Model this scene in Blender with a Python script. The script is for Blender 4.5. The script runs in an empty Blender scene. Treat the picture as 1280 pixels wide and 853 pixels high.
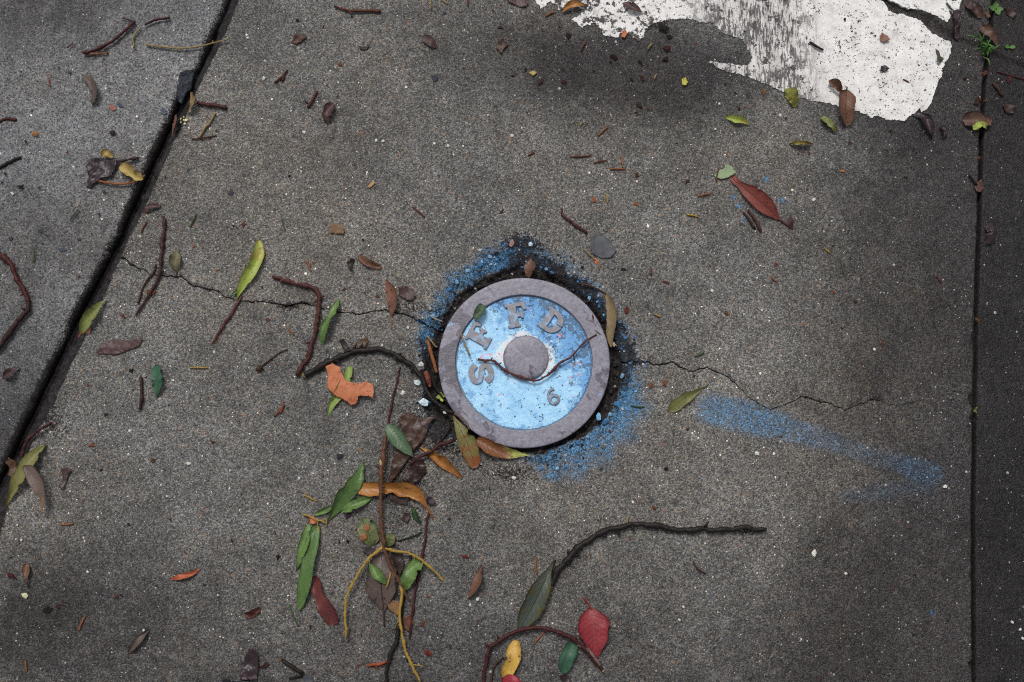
import bpy, bmesh, math, random
import numpy as np
from mathutils import Vector, Matrix
from mathutils.geometry import delaunay_2d_cdt

random.seed(7)
scene = bpy.context.scene
C = scene.collection

# ------------------------------------------------------------------ camera
TILT = math.radians(9.0)
DIST = 1.45
LENS = 37.9
cam_d = bpy.data.cameras.new('camera')
cam = bpy.data.objects.new('camera', cam_d)
C.objects.link(cam)
cam.location = (0.0, -DIST * math.sin(TILT), DIST * math.cos(TILT))
cam.rotation_euler = (TILT, 0, 0)
cam_d.lens = LENS
cam_d.sensor_width = 36.0
cam_d.clip_start = 0.02
cam_d.clip_end = 500
scene.camera = cam

# ------------------------------------------------------------------ sky, sun, exposure
SUN_EL, SUN_AZ = math.radians(58), math.radians(-18)      # azimuth clockwise from +Y
world = bpy.data.worlds.new('World')
scene.world = world
world.use_nodes = True
wn = world.node_tree
wn.nodes.clear()
wo = wn.nodes.new('ShaderNodeOutputWorld')
wb = wn.nodes.new('ShaderNodeBackground')
ws = wn.nodes.new('ShaderNodeTexSky')
ws.sky_type = 'NISHITA'
ws.sun_disc = False
ws.sun_elevation = SUN_EL
ws.sun_rotation = SUN_AZ
ws.air_density = 1.0
ws.dust_density = 4.0
wh = wn.nodes.new('ShaderNodeHueSaturation')              # clouded over: most of the blue is gone
wh.inputs['Saturation'].default_value = 0.22
wn.links.new(ws.outputs[0], wh.inputs['Color'])
wn.links.new(wh.outputs[0], wb.inputs[0])
wb.inputs[1].default_value = 0.085
wn.links.new(wb.outputs[0], wo.inputs[0])

sun_d = bpy.data.lights.new('sun', 'SUN')
sun_d.energy = 1.45
sun_d.angle = math.radians(16)
sun_d.color = (1.0, 0.97, 0.93)
sun = bpy.data.objects.new('sun', sun_d)
C.objects.link(sun)
sdir = Vector((math.sin(SUN_AZ) * math.cos(SUN_EL), math.cos(SUN_AZ) * math.cos(SUN_EL), math.sin(SUN_EL)))
sun.rotation_euler = sdir.to_track_quat('Z', 'Y').to_euler()
sun.location = sdir * 5

scene.view_settings.view_transform = 'Standard'
scene.view_settings.look = 'None'
scene.view_settings.exposure = 0.62
scene.view_settings.gamma = 1.0
scene.render.engine = 'CYCLES'
scene.cycles.use_denoising = False
scene.cycles.max_bounces = 5
scene.cycles.filter_width = 1.1

# ------------------------------------------------------------------ places on the ground
FPX = LENS / 36.0 * 1280.0
MM = DIST / FPX                                            # metres per picture pixel at the middle

def G(px, py, z=0.0):
    """point of the ground plane (height z) under a place of the photograph"""
    dx, dy = (px - 640.0) / FPX, (426.5 - py) / FPX
    c, s = math.cos(TILT), math.sin(TILT)
    d = Vector((dx, dy * c + s, dy * s - c))
    k = (z - cam.location.z) / d.z
    return Vector((cam.location.x + d.x * k, cam.location.y + d.y * k, z))

# ------------------------------------------------------------------ numpy noise
_rs = np.random.RandomState(3)
_T = _rs.rand(256, 256)

def vnoise(x, y):
    xi, yi = np.floor(x).astype(int), np.floor(y).astype(int)
    fx, fy = x - xi, y - yi
    fx, fy = fx * fx * (3 - 2 * fx), fy * fy * (3 - 2 * fy)
    a, b = _T[yi % 256, xi % 256], _T[yi % 256, (xi + 1) % 256]
    c, d = _T[(yi + 1) % 256, xi % 256], _T[(yi + 1) % 256, (xi + 1) % 256]
    return (a * (1 - fx) + b * fx) * (1 - fy) + (c * (1 - fx) + d * fx) * fy

def fbm(x, y, oct=4):
    t, a, n = 0.0, 0.5, 0.0
    for i in range(oct):
        t = t + a * vnoise(x * 2 ** i + 17.3 * i, y * 2 ** i + 9.1 * i)
        n += a
        a *= 0.55
    return t / n

def sstep(a, b, x):
    t = np.clip((x - a) / (b - a), 0, 1)
    return t * t * (3 - 2 * t)

# ------------------------------------------------------------------ node helpers
class N:
    def __init__(self, tree):
        self.t = tree
    def new(self, typ, **kw):
        n = self.t.nodes.new(typ)
        for k, v in kw.items():
            setattr(n, k, v)
        return n
    def put(self, sock, v):
        if isinstance(v, bpy.types.NodeSocket):
            self.t.links.new(v, sock)
        elif isinstance(v, (tuple, list)) and len(v) == 3 and sock.type == 'RGBA':
            sock.default_value = (*v, 1)
        else:
            sock.default_value = v
    def m(self, op, a, b=0.0, clamp=False):
        n = self.new('ShaderNodeMath', operation=op, use_clamp=clamp)
        self.put(n.inputs[0], a); self.put(n.inputs[1], b)
        return n.outputs[0]
    def mix(self, f, a, b, blend='MIX'):
        n = self.new('ShaderNodeMix', data_type='RGBA', blend_type=blend)
        self.put(n.inputs[0], f); self.put(n.inputs[6], a); self.put(n.inputs[7], b)
        return n.outputs[2]
    def fmix(self, f, a, b):
        n = self.new('ShaderNodeMix', data_type='FLOAT')
        self.put(n.inputs[0], f); self.put(n.inputs[2], a); self.put(n.inputs[3], b)
        return n.outputs[0]
    def coord(self):
        return self.new('ShaderNodeTexCoord').outputs['Object']
    def mapv(self, v, scale=(1, 1, 1), loc=(0, 0, 0)):
        n = self.new('ShaderNodeMapping')
        self.put(n.inputs[0], v)
        n.inputs['Scale'].default_value = scale
        self.put(n.inputs['Location'], loc)
        return n.outputs[0]
    def noise(self, v, scale, detail=3.0, rough=0.55, dist=0.0):
        n = self.new('ShaderNodeTexNoise')
        self.put(n.inputs['Vector'], v)
        n.inputs['Scale'].default_value = scale
        n.inputs['Detail'].default_value = detail
        n.inputs['Roughness'].default_value = rough
        n.inputs['Distortion'].default_value = dist
        return n.outputs[0]
    def voro(self, v, scale):
        n = self.new('ShaderNodeTexVoronoi')
        self.put(n.inputs['Vector'], v)
        n.inputs['Scale'].default_value = scale
        s = self.new('ShaderNodeSeparateColor')
        self.t.links.new(n.outputs['Color'], s.inputs[0])
        return n.outputs['Distance'], s.outputs[0], s.outputs[1], s.outputs[2]
    def ramp(self, f, stops):
        n = self.new('ShaderNodeValToRGB')
        self.put(n.inputs[0], f)
        e = n.color_ramp.elements
        while len(e) < len(stops):
            e.new(0.5)
        for q, (p, c) in zip(e, stops):
            q.position = p
            q.color = (*c, 1) if isinstance(c, (tuple, list)) else (c, c, c, 1)
        return n.outputs[0]
    def rng(self, f, a, b, c=0.0, d=1.0, smooth=True):
        n = self.new('ShaderNodeMapRange', interpolation_type='SMOOTHSTEP' if smooth else 'LINEAR')
        self.put(n.inputs[0], f)
        for i, v in enumerate((a, b, c, d)):
            self.put(n.inputs[i + 1], v)
        return n.outputs[0]
    def attr(self, name):
        return self.new('ShaderNodeAttribute', attribute_name=name).outputs['Fac']
    def rand(self):
        return self.new('ShaderNodeObjectInfo').outputs['Random']
    def bump(self, h, strength, dist, normal=None):
        n = self.new('ShaderNodeBump')
        self.put(n.inputs['Height'], h)
        n.inputs['Strength'].default_value = strength
        n.inputs['Distance'].default_value = dist
        if normal is not None:
            self.put(n.inputs['Normal'], normal)
        return n.outputs[0]
    def out(self, color, rough, normal=None, spec=0.5, sheen=None):
        b = self.new('ShaderNodeBsdfPrincipled')
        self.put(b.inputs['Base Color'], color)
        self.put(b.inputs['Roughness'], rough)
        self.put(b.inputs['Specular IOR Level'], spec)
        if normal is not None:
            self.put(b.inputs['Normal'], normal)
        o = self.new('ShaderNodeOutputMaterial')
        self.t.links.new(b.outputs[0], o.inputs[0])
        return b

def material(name):
    m = bpy.data.materials.new(name)
    m.use_nodes = True
    m.node_tree.nodes.clear()
    return m, N(m.node_tree)

# ------------------------------------------------------------------ concrete
def concrete(n, v, smooth=0.0, tint=(1, 1, 1), gain=1.0, flecks=0.80):
    """sandy worn concrete: colour, height and roughness sockets"""
    d1, r1, g1, b1 = n.voro(v, 620)
    d2, r2, g2, b2 = n.voro(v, 1150)
    fine = n.noise(v, 1500, 2)
    g = n.m('ADD', n.m('MULTIPLY', r1, 0.5), n.m('ADD', n.m('MULTIPLY', r2, 0.33), n.m('MULTIPLY', fine, 0.17)))
    if smooth > 0:
        grey = n.ramp(g, [(0.0, 0.014), (0.22, 0.036), (0.36, 0.082), (0.52, 0.122), (0.72, 0.165), (0.86, 0.24), (1.0, 0.40)])
    else:
        grey = n.ramp(g, [(0.0, 0.016), (0.22, 0.036), (0.40, 0.078), (0.55, 0.115), (0.70, 0.163), (0.84, 0.245), (1.0, 0.42)])
    hue = n.ramp(g1, [(0.0, (0.86, 0.95, 1.12)), (0.35, (1.0, 1.0, 1.0)), (0.62, (1.03, 1.0, 0.96)), (0.88, (1.06, 0.99, 0.91)), (1.0, (1.26, 0.92, 0.72))])
    col = n.mix(0.45 if smooth else 0.85, grey, n.mix(1.0, grey, hue, 'MULTIPLY'))
    if smooth:
        d6, r6, g6, b6 = n.voro(v, 300)
        m6 = n.m('MULTIPLY', n.m('GREATER_THAN', r6, 0.66), n.m('LESS_THAN', d6, n.m('ADD', 0.20, n.m('MULTIPLY', g6, 0.30))))
        col = n.mix(n.m('MULTIPLY', m6, n.m('ADD', 0.4, n.m('MULTIPLY', b6, 0.55))), col, (0.022, 0.025, 0.032))
    # larger aggregate showing here and there
    d3, r3, g3, b3 = n.voro(v, 130)
    edge3 = n.m('ADD', 0.14, n.m('MULTIPLY', b3, 0.20))
    m3 = n.m('MULTIPLY', n.m('GREATER_THAN', r3, 0.72), n.m('LESS_THAN', d3, edge3))
    stone = n.ramp(g3, [(0.0, (0.028, 0.03, 0.038)), (0.35, (0.06, 0.063, 0.072)), (0.6, (0.16, 0.13, 0.10)), (0.85, (0.24, 0.20, 0.17)), (1.0, (0.22, 0.11, 0.07))])
    col = n.mix(n.m('MULTIPLY', m3, 0.75), col, stone)
    # pale quartz flecks
    d4, r4, g4, b4 = n.voro(v, 210)
    m4 = n.m('MULTIPLY', n.m('GREATER_THAN', r4, flecks), n.m('LESS_THAN', d4, n.m('ADD', 0.07, n.m('MULTIPLY', g4, 0.15))))
    d5, r5, g5, b5 = n.voro(v, 75)
    m5 = n.m('MULTIPLY', n.m('GREATER_THAN', r5, 0.90), n.m('LESS_THAN', d5, n.m('ADD', 0.05, n.m('MULTIPLY', g5, 0.10))))
    fl = n.m('MAXIMUM', m4, m5)
    col = n.mix(n.m('MULTIPLY', fl, n.m('ADD', 0.35, n.m('MULTIPLY', b4, 0.65))), col, (0.74, 0.73, 0.70))
    # pinholes
    d7, r7, g7, b7 = n.voro(v, 105)
    m7 = n.m('MULTIPLY', n.m('GREATER_THAN', r7, 0.84), n.m('LESS_THAN', d7, n.m('ADD', 0.05, n.m('MULTIPLY', g7, 0.12))))
    col = n.mix(n.m('MULTIPLY', m7, 0.85), col, (0.012, 0.011, 0.011))
    # broad mottling of cement and grime
    big = n.noise(v, 5.0, 8, 0.72)
    mid = n.noise(v, 38.0, 6, 0.68)
    mott = n.m('ADD', n.rng(big, 0.28, 0.72, 0.66, 1.22), n.rng(mid, 0.28, 0.72, -0.18, 0.18))
    col = n.mix(1.0, col, n.mix(1.0, mott, tint, 'MULTIPLY'), 'MULTIPLY')
    warm = n.noise(v, 3.1, 3)
    col = n.mix(n.rng(warm, 0.35, 0.70, 0.0, 0.5), col, n.mix(1.0, col, (1.10, 1.0, 0.86), 'MULTIPLY'))
    rust = n.m('MULTIPLY', n.rng(n.noise(v, 9.0, 5, 0.7), 0.60, 0.74), 0.38)
    col = n.mix(rust, col, n.mix(1.0, col, (1.22, 0.93, 0.72), 'MULTIPLY'))
    if gain != 1.0:
        col = n.mix(1.0, col, (gain, gain, gain), 'MULTIPLY')
    k = 0.7 if smooth else 1.0
    h = n.m('ADD', n.m('MULTIPLY', d1, -0.55 * k), n.m('ADD', n.m('MULTIPLY', r1, 0.45 * k), n.m('MULTIPLY', r2, 0.3 * k)))
    h = n.m('ADD', h, n.m('ADD', n.m('MULTIPLY', m3, 0.35), n.m('MULTIPLY', mid, 0.5)))
    rough = n.rng(r2, 0.0, 1.0, 0.48, 0.80, False)
    return col, h, rough, (r1, r2, d1, mid, fl)

def slab_material(name, smooth=0.0, tint=(1, 1, 1), gain=1.0, flecks=0.80):
    m, n = material(name)
    v = n.coord()
    col, h, rough, (r1, r2, d1, mid, fl) = concrete(n, v, smooth, tint, gain, flecks)
    # wet patches, and edge light falloff painted in as darker concrete
    wet = n.m('ADD', n.attr('damp_vignette'), n.m('ADD', n.m('MULTIPLY', n.m('SUBTRACT', n.noise(v, 14, 8, 0.72), 0.5), 0.8), n.m('MULTIPLY', n.m('SUBTRACT', n.noise(v, 75, 6, 0.75), 0.5), 0.7)))
    wet = n.m('MULTIPLY', n.rng(wet, 0.12, 0.95), n.rng(n.attr('damp_vignette'), 0.0, 0.12))
    col = n.mix(wet, col, n.mix(1.0, col, (0.31, 0.30, 0.32), 'MULTIPLY'))  # darkens the wet patches and the painted edge falloff alike
    col = n.mix(n.m('MULTIPLY', n.m('MULTIPLY', fl, wet), n.rng(r2, 0.2, 0.9, 0.2, 0.9)), col, (0.50, 0.50, 0.50))
    rough = n.fmix(wet, rough, n.m('MULTIPLY', rough, 0.75))
    # soil and algae lodged in the grain
    so = n.m('ADD', n.attr('soil'), n.m('ADD', n.m('MULTIPLY', n.m('SUBTRACT', n.noise(v, 170, 5, 0.7), 0.5), 1.1), n.m('MULTIPLY', n.m('SUBTRACT', 0.5, r1), 0.45)))
    so = n.m('MULTIPLY', n.rng(so, 0.30, 0.72), n.rng(n.attr('soil'), 0.0, 0.1))
    soilc = n.ramp(n.noise(v, 260, 4, 0.7), [(0.28, (0.007, 0.0065, 0.007)), (0.48, (0.020, 0.018, 0.018)), (0.62, (0.045, 0.037, 0.034)), (0.74, (0.085, 0.082, 0.082))])
    col = n.mix(so, col, soilc)
    # blue marking-out spray sitting on the proud grains
    bl = n.m('ADD', n.attr('spray'), n.m('ADD', n.m('MULTIPLY', n.m('SUBTRACT', n.noise(v, 120, 5, 0.7), 0.5), 0.9), n.m('MULTIPLY', n.m('SUBTRACT', r1, 0.5), 0.75)))
    bl = n.m('MULTIPLY', n.rng(bl, 0.42, 0.80), n.rng(n.attr('spray'), 0.02, 0.15))
    veil = n.m('MULTIPLY', n.attr('spray'), n.rng(n.m('ADD', r1, n.noise(v, 40, 4, 0.7)), 0.35, 1.35, 0.15, 1.0))
    bl = n.m('ADD', n.m('MULTIPLY', bl, 0.55), n.m('MULTIPLY', veil, 0.62), True)
    bluec = n.ramp(n.m('ADD', n.m('MULTIPLY', r2, 0.5), n.m('MULTIPLY', n.noise(v, 70, 3), 0.5)), [(0.25, (0.020, 0.085, 0.19)), (0.5, (0.048, 0.175, 0.34)), (0.72, (0.10, 0.29, 0.49)), (0.85, (0.22, 0.43, 0.60))])
    col = n.mix(n.m('MULTIPLY', bl, 0.82), col, bluec)
    crumb = n.m('MULTIPLY', n.rng(n.m('ADD', n.attr('soil'), n.m('MULTIPLY', n.m('SUBTRACT', n.noise(v, 95, 5, 0.75), 0.5), 1.6)), 0.62, 0.85), n.rng(n.attr('soil'), 0.15, 0.3))
    col = n.mix(n.m('MULTIPLY', crumb, 0.85), col, soilc)
    nor = n.bump(h, 1.0, 0.0012)
    n.out(col, rough, nor, n.fmix(so, 0.16, 0.06))
    return m

MAT = {}
MAT['slab'] = slab_material('worn_concrete', 0.0, (1.015, 1.0, 0.965), 1.12)
MAT['slab_left'] = slab_material('smooth_concrete', 1.0, (0.97, 1.0, 1.04), 1.2, 0.88)
MAT['slab_right'] = slab_material('dark_concrete', 0.0, (1.0, 0.98, 1.02), 0.55, 0.82)  # darker slab; gain lowered further to paint in light falloff

def simple_mat(name, stops, scale=90, rough=(0.4, 0.7), bump=0.5, bdist=0.0008, stretch=(1, 1, 1), spec=0.14, detail=4):
    m, n = material(name)
    v = n.mapv(n.coord(), stretch, (0, 0, 0))
    off = n.new('ShaderNodeVectorMath', operation='ADD')
    n.put(off.inputs[0], v)
    cmb = n.new('ShaderNodeCombineXYZ')
    rr = n.rand()
    n.put(cmb.inputs[0], n.m('MULTIPLY', rr, 7.0)); n.put(cmb.inputs[1], n.m('MULTIPLY', rr, 3.1)); n.put(cmb.inputs[2], rr)
    n.put(off.inputs[1], cmb.outputs[0])
    v = off.outputs[0]
    f = n.noise(v, scale, detail, 0.65)
    col = n.ramp(f, stops)
    f2 = n.noise(v, scale * 3.3, 3, 0.6)
    nor = n.bump(n.m('ADD', f, n.m('MULTIPLY', f2, 0.6)), bump, bdist)
    n.out(col, n.rng(f2, 0.3, 0.7, rough[0], rough[1]), nor, spec)
    return m

# ------------------------------------------------------------------ object helpers
def link(o, parent=None):
    C.objects.link(o)
    if parent is not None:
        o.parent = parent
    return o

def tag(o, label, cat, group=None, kind=None):
    if label: o['label'] = label
    if cat: o['category'] = cat
    if group: o['group'] = group
    if kind: o['kind'] = kind
    return o

def empty(name, loc, label, cat, group=None):
    o = bpy.data.objects.new(name, None)
    o.empty_display_size = 0.01
    o.location = loc
    link(o)
    return tag(o, label, cat, group)

def mesh_obj(name, verts, faces, mat, parent=None, loc=(0, 0, 0), attrs=None, smooth=True):
    me = bpy.data.meshes.new(name)
    me.from_pydata([tuple(p) for p in verts], [], [tuple(f) for f in faces])
    me.update()
    if smooth:
        me.polygons.foreach_set('use_smooth', [True] * len(me.polygons))
    for k, a in (attrs or {}).items():
        at = me.attributes.new(k, 'FLOAT', 'POINT')
        at.data.foreach_set('value', np.asarray(a, dtype=np.float32))
    me.materials.append(mat)
    o = bpy.data.objects.new(name, me)
    o.location = loc
    return link(o, parent)

def grid_obj(name, X, Y, Z, attrs, mat):
    r, c = X.shape
    me = bpy.data.meshes.new(name)
    co = np.stack([X, Y, Z], -1).reshape(-1, 3).astype(np.float32)
    i = np.arange(r * c).reshape(r, c)
    q = np.stack([i[:-1, :-1], i[:-1, 1:], i[1:, 1:], i[1:, :-1]], -1).reshape(-1, 4).astype(np.int32)
    me.vertices.add(len(co)); me.vertices.foreach_set('co', co.ravel())
    me.loops.add(q.size); me.loops.foreach_set('vertex_index', q.ravel())
    me.polygons.add(len(q))
    me.polygons.foreach_set('loop_start', np.arange(0, q.size, 4, dtype=np.int32))
    me.polygons.foreach_set('use_smooth', np.ones(len(q), dtype=bool))
    me.update(calc_edges=True)
    for k, a in attrs.items():
        at = me.attributes.new(k, 'FLOAT', 'POINT')
        at.data.foreach_set('value', np.broadcast_to(a, X.shape).astype(np.float32).ravel())
    me.materials.append(mat)
    o = bpy.data.objects.new(name, me)
    return link(o)

# ------------------------------------------------------------------ the pavement
LID = G(655, 453)
LIDR = 107 * MM

def edge_line(pts):
    P = [G(*p) for p in pts]
    ys = np.array([p.y for p in P]); xs = np.array([p.x for p in P])
    o = np.argsort(ys); ys, xs = ys[o], xs[o]
    a0 = (xs[1] - xs[0]) / (ys[1] - ys[0]); a1 = (xs[-1] - xs[-2]) / (ys[-1] - ys[-2])
    def f(y):
        v = np.interp(y, ys, xs)
        v = np.where(y < ys[0], xs[0] + (y - ys[0]) * a0, v)
        return np.where(y > ys[-1], xs[-1] + (y - ys[-1]) * a1, v)
    return f

left_a = edge_line([(284, 0), (245, 93), (191, 214), (155, 295), (108, 385), (59, 487), (10, 588), (-25, 665)])
left_b = edge_line([(297, 0), (279, 44), (248, 106), (200, 213), (161 - 9, 316), (106, 418), (75, 482), (40, 546), (8, 633), (-18, 720)])
right_a = edge_line([(1239.5, 0), (1226.5, 121), (1223.5, 210), (1217.5, 390), (1214.5, 640), (1215.5, 853)])
right_b = edge_line([(1244.5, 0), (1231.5, 121), (1228.5, 210), (1222.8, 390), (1219, 640), (1220, 853)])

crack_px = [(100, 318), (155, 323), (164, 330), (186, 341), (202, 344), (226, 346), (241, 358), (266, 361), (282, 371), (301, 377), (322, 376), (341, 380), (359, 383), (379, 378), (400, 384), (444, 392), (482, 388), (511, 394), (526, 403), (560, 420), (655, 450), (740, 452), (779, 452), (805, 453), (820, 456), (842, 452), (862, 465), (882, 460), (913, 473), (936, 496), (960, 513), (983, 505), (1002, 495), (1035, 505), (1058, 513), (1076, 505), (1094, 499), (1112, 508), (1135, 505), (1166, 497), (1179, 484), (1197, 490), (1222, 492)]
cP = [G(*p) for p in crack_px]
cxs, cys = np.array([p.x for p in cP]), np.array([p.y for p in cP])
def crack_y(x):
    return np.interp(x, cxs, cys) + 0.0055 * (fbm(x * 110, x * 0 + 3.3, 4) - 0.5) + 0.0026 * (vnoise(x * 420, x * 0 + 8.1) - 0.5)

cw_px = [(150, 4.6), (170, 3.4), (200, 2.6), (250, 3.2), (300, 2.4), (341, 3.2), (360, 4.6), (375, 3.0), (410, 2.2), (500, 2.6), (530, 4.0), (655, 3.5), (779, 3.6), (830, 3.0), (870, 2.6), (945, 2.2), (960, 1.0), (985, 2.0), (1060, 1.9), (1095, 1.2), (1130, 0.9), (1165, 0.4), (1180, 0.9), (1222, 1.2)]
cwx = np.array([G(a, 430).x for a, b in cw_px]); cwv = np.array([b * MM * 0.55 for a, b in cw_px])

# hole broken out round the cover: angle (degrees, from the right, anticlockwise), start of drop, outer ragged edge
HOLE = [(0, 124, 146), (15, 120, 140), (30, 116, 132), (45, 115, 132), (60, 117, 138), (75, 121, 146), (90, 126, 158), (105, 122, 150), (120, 121, 146), (135, 121, 140), (150, 119, 138), (165, 117, 137), (180, 121, 132), (195, 126, 134), (210, 127, 146), (225, 119, 143), (240, 114, 132), (255, 112.5, 122), (270, 113, 122), (285, 114.5, 140), (300, 115, 138), (315, 119, 140), (330, 125, 143), (345, 127, 146), (360, 124, 146)]
ha = np.array([h[0] for h in HOLE], float); hd = (np.array([h[1] for h in HOLE]) - 3.0) * MM; ho = np.array([h[2] for h in HOLE]) * MM
SOILW = [(0, .75), (25, .8), (50, .85), (75, .8), (95, .8), (110, .45), (140, .4), (165, .7), (190, .95), (220, .9), (245, .7), (265, .5), (280, .65), (300, .45), (330, .5), (360, .75)]
SPRAYW = [(0, .35), (15, .6), (30, .6), (45, .5), (60, .5), (75, .35), (88, .5), (100, .75), (120, .85), (140, .7), (160, .75), (172, .5), (185, .35), (205, .25), (230, .1), (260, .2), (278, .6), (292, .85), (315, .9), (340, .95), (352, .7), (360, .35)]

def polydist(X, Y, pts):
    """distance to a polyline and the interpolated value (pts: px, py, value)"""
    best = np.full(X.shape, 9.0); val = np.zeros(X.shape)
    W = [(G(a, b), c) for a, b, *c in pts]
    for (p, cv), (q, dv) in zip(W[:-1], W[1:]):
        ex, ey = q.x - p.x, q.y - p.y
        t = np.clip(((X - p.x) * ex + (Y - p.y) * ey) / (ex * ex + ey * ey), 0, 1)
        d = np.hypot(X - p.x - t * ex, Y - p.y - t * ey)
        k = d < best
        best = np.where(k, d, best)
        val = np.where(k, cv[0] + (dv[0] - cv[0]) * t, val)
    return best, val

def blob(X, Y, px, py, rx, ry, ang=0):
    p = G(px, py)
    a = math.radians(ang)
    dx, dy = X - p.x, Y - p.y
    u, v = dx * math.cos(a) + dy * math.sin(a), -dx * math.sin(a) + dy * math.cos(a)
    return np.clip(1.25 - np.hypot(u / (rx * MM), v / (ry * MM)), 0, 1)

# --- middle slab
def axis_samples(a, b, base, zones):
    """positions from a to b, step base, finer inside zones (lo, hi, step)"""
    out, x = [], a
    while x < b:
        out.append(x)
        st = base
        for lo, hi, s in zones:
            if lo <= x < hi:
                st = min(st, s)
        x += st
    out.append(b)
    return np.array(out)

c0 = float(np.interp(LID.x, cxs, cys))
ys = axis_samples(-1.7, 1.7, 0.05, [(-0.56, 0.56, 0.0024), (LID.y - 0.18, LID.y + 0.18, 0.0016), (c0 - 0.0042, c0 + 0.0042, 0.00045)])
us = axis_samples(0.0, 1.0, 0.0021, [(0.0, 0.016, 0.0009), (0.984, 1.0, 0.0009), (0.34, 0.64, 0.0016)])
U, Yr = np.meshgrid(us, ys)
XL = left_b(Yr) + 0.0035 * (fbm(Yr * 60, Yr * 0 + 1.5, 4) - 0.5) + 0.0012 * (vnoise(Yr * 300, Yr * 0) - 0.5)
XR = right_a(Yr) + 0.0012 * (fbm(Yr * 90, Yr * 0 + 6.5, 3) - 0.5)
X = XL + (XR - XL) * U
for _ in range(4):
    Y = Yr + (crack_y(X) - c0) * np.clip(1 - np.abs(Yr - c0) / 0.32, 0, 1)
    XL = left_b(Y) + 0.0035 * (fbm(Y * 60, Y * 0 + 1.5, 4) - 0.5) + 0.0012 * (vnoise(Y * 300, Y * 0) - 0.5)
    XR = right_a(Y) + 0.0026 * (fbm(Y * 70, Y * 0 + 6.5, 4) - 0.5) - 0.006 * sstep(0.62, 0.80, fbm(Y * 38, Y * 0 + 9.5, 3))
    X = XL + (XR - XL) * U
Y = Yr + (crack_y(X) - c0) * np.clip(1 - np.abs(Yr - c0) / 0.32, 0, 1)
R, A = np.hypot(X - LID.x, Y - LID.y), np.degrees(np.arctan2(Y - LID.y, X - LID.x)) % 360
nz = fbm(X * 55, Y * 55, 4) - 0.5
nz2 = fbm(X * 180 + 40, Y * 180, 3) - 0.5
RD = np.interp(A, ha, hd) + 0.010 * nz + 0.006 * nz2
RO = np.interp(A, ha, ho) + 0.026 * nz + 0.012 * nz2
Z = 0.0008 * (fbm(X * 9, Y * 9, 4) - 0.5) + 0.0006 * (fbm(X * 120, Y * 120, 3) - 0.5)
# crack
halfw = np.interp(X, cwx, cwv) * 0.5 * (0.1 + 1.7 * fbm(X * 120, X * 0 + 2.2, 4))
dc = np.abs(Yr - c0)
Z -= 0.0052 * sstep(1.3, 0.4, dc / np.maximum(halfw, 1e-5)) * (halfw > 0.00022)
# chips along the crack
Z -= 0.0026 * sstep(0.0065, 0.0, dc) * sstep(0.48, 0.66, fbm(X * 85, Y * 85 + 5, 4)) * (halfw > 0.0003)
# ragged hole
band = 1 - np.clip((R - RD) / np.maximum(RO - RD, 0.002), 0, 1)
Z -= 0.0075 * band ** 1.3 + band * (0.0075 * np.abs(nz2) + 0.006 * np.abs(nz))
drop = sstep(RD + 0.004, RD - 0.002, R)
Z = Z * (1 - drop) + drop * (-0.0135 + 0.018 * nz + 0.013 * nz2)
Z = np.where(R < 0.1, -0.035, Z)
# groove of the old joint between the two painted pieces, fine crack towards the right joint
gd, gw = polydist(X, Y, [(1085, -30, 7), (1112, 8, 7), (1135, 17, 7.5), (1160, 24, 7), (1192, 46, 4), (1215, 56, 1.6), (1232, 58, 1.6)])
gd = gd + 0.004 * nz
Z -= 0.0045 * sstep(1.1, 0.5, gd / (gw * MM))
# left edge rubbed round and spalled, right edge crisp
dl, dr = (X - XL) * 0.91, (XR - X)
er = 0.004 + 0.010 * np.clip(fbm(Y * 28, Y * 0 + 4.4, 3) - 0.42, 0, 1)
Z -= np.where(dl < er, er * (1 - np.sqrt(np.clip(1 - (1 - dl / er) ** 2, 0, 1))), 0)
Z -= np.where(dr < 0.0025, 0.0025 * (1 - np.sqrt(np.clip(1 - (1 - dr / 0.0025) ** 2, 0, 1))), 0)
spall = blob(X, Y, 62, 520, 30, 46, 25) + blob(X, Y, 30, 600, 22, 30, 20)
Z -= 0.004 * np.clip(spall, 0, 1) + 0.004 * np.clip(spall, 0, 1) * nz2
# where soil, spray, wet patches and painted edge falloff lie
sw = np.interp(A, [s[0] for s in SOILW], [s[1] for s in SOILW])
pw = np.interp(A, [s[0] for s in SPRAYW], [s[1] for s in SPRAYW])
soil = np.maximum(drop * 1.3, sstep(-0.0, 0.45, band) * sw * 1.08)
soil = np.maximum(soil, sstep(1.6, 0.7, dc / np.maximum(halfw, 1e-5)) * (halfw > 0.00022) * 0.5)
soil = np.maximum(soil, 0.38 * sstep(0.010, 0.0, dc) * sstep(0.42, 0.62, fbm(X * 85, Y * 85 + 5, 4)) * (halfw > 0.0004))
soil = np.maximum(soil, 0.5 * sstep(0.009, 0.0, dl) * (0.6 + 0.8 * fbm(Y * 30, X * 30, 3)))
soil = np.maximum(soil, 0.55 * sstep(0.004, 0.0, dr))
for b in [(652, 306, 34, 20, 0, .9), (515, 545, 36, 60, -20, .62), (548, 540, 26, 36, 0, .8), (640, 592, 46, 16, 0, .62), (560, 560, 50, 24, -20, .55), (362, 383, 22, 7, 0, .75), (375, 380, 40, 6, 0, .45), (516, 385, 24, 12, -20, .5),
          (62, 520, 26, 44, 25, .55), (790, 452, 24, 10, 0, .7), (505, 600, 46, 60, 0, .58), (1160, 27, 42, 11, -25, .6), (820, 32, 26, 7, 14, .75), (925, 36, 20, 5, -20, .5), (1043, 108, 12, 14, 0, .8), (486, 710, 34, 70, 0, .5), (1196, 30, 10, 26, 0, .5)]:
    soil = np.maximum(soil, blob(X, Y, *b[:5]) * b[5])
spread = 0.012 + 0.030 * sstep(270, 300, A) * sstep(360, 335, A)
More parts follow.
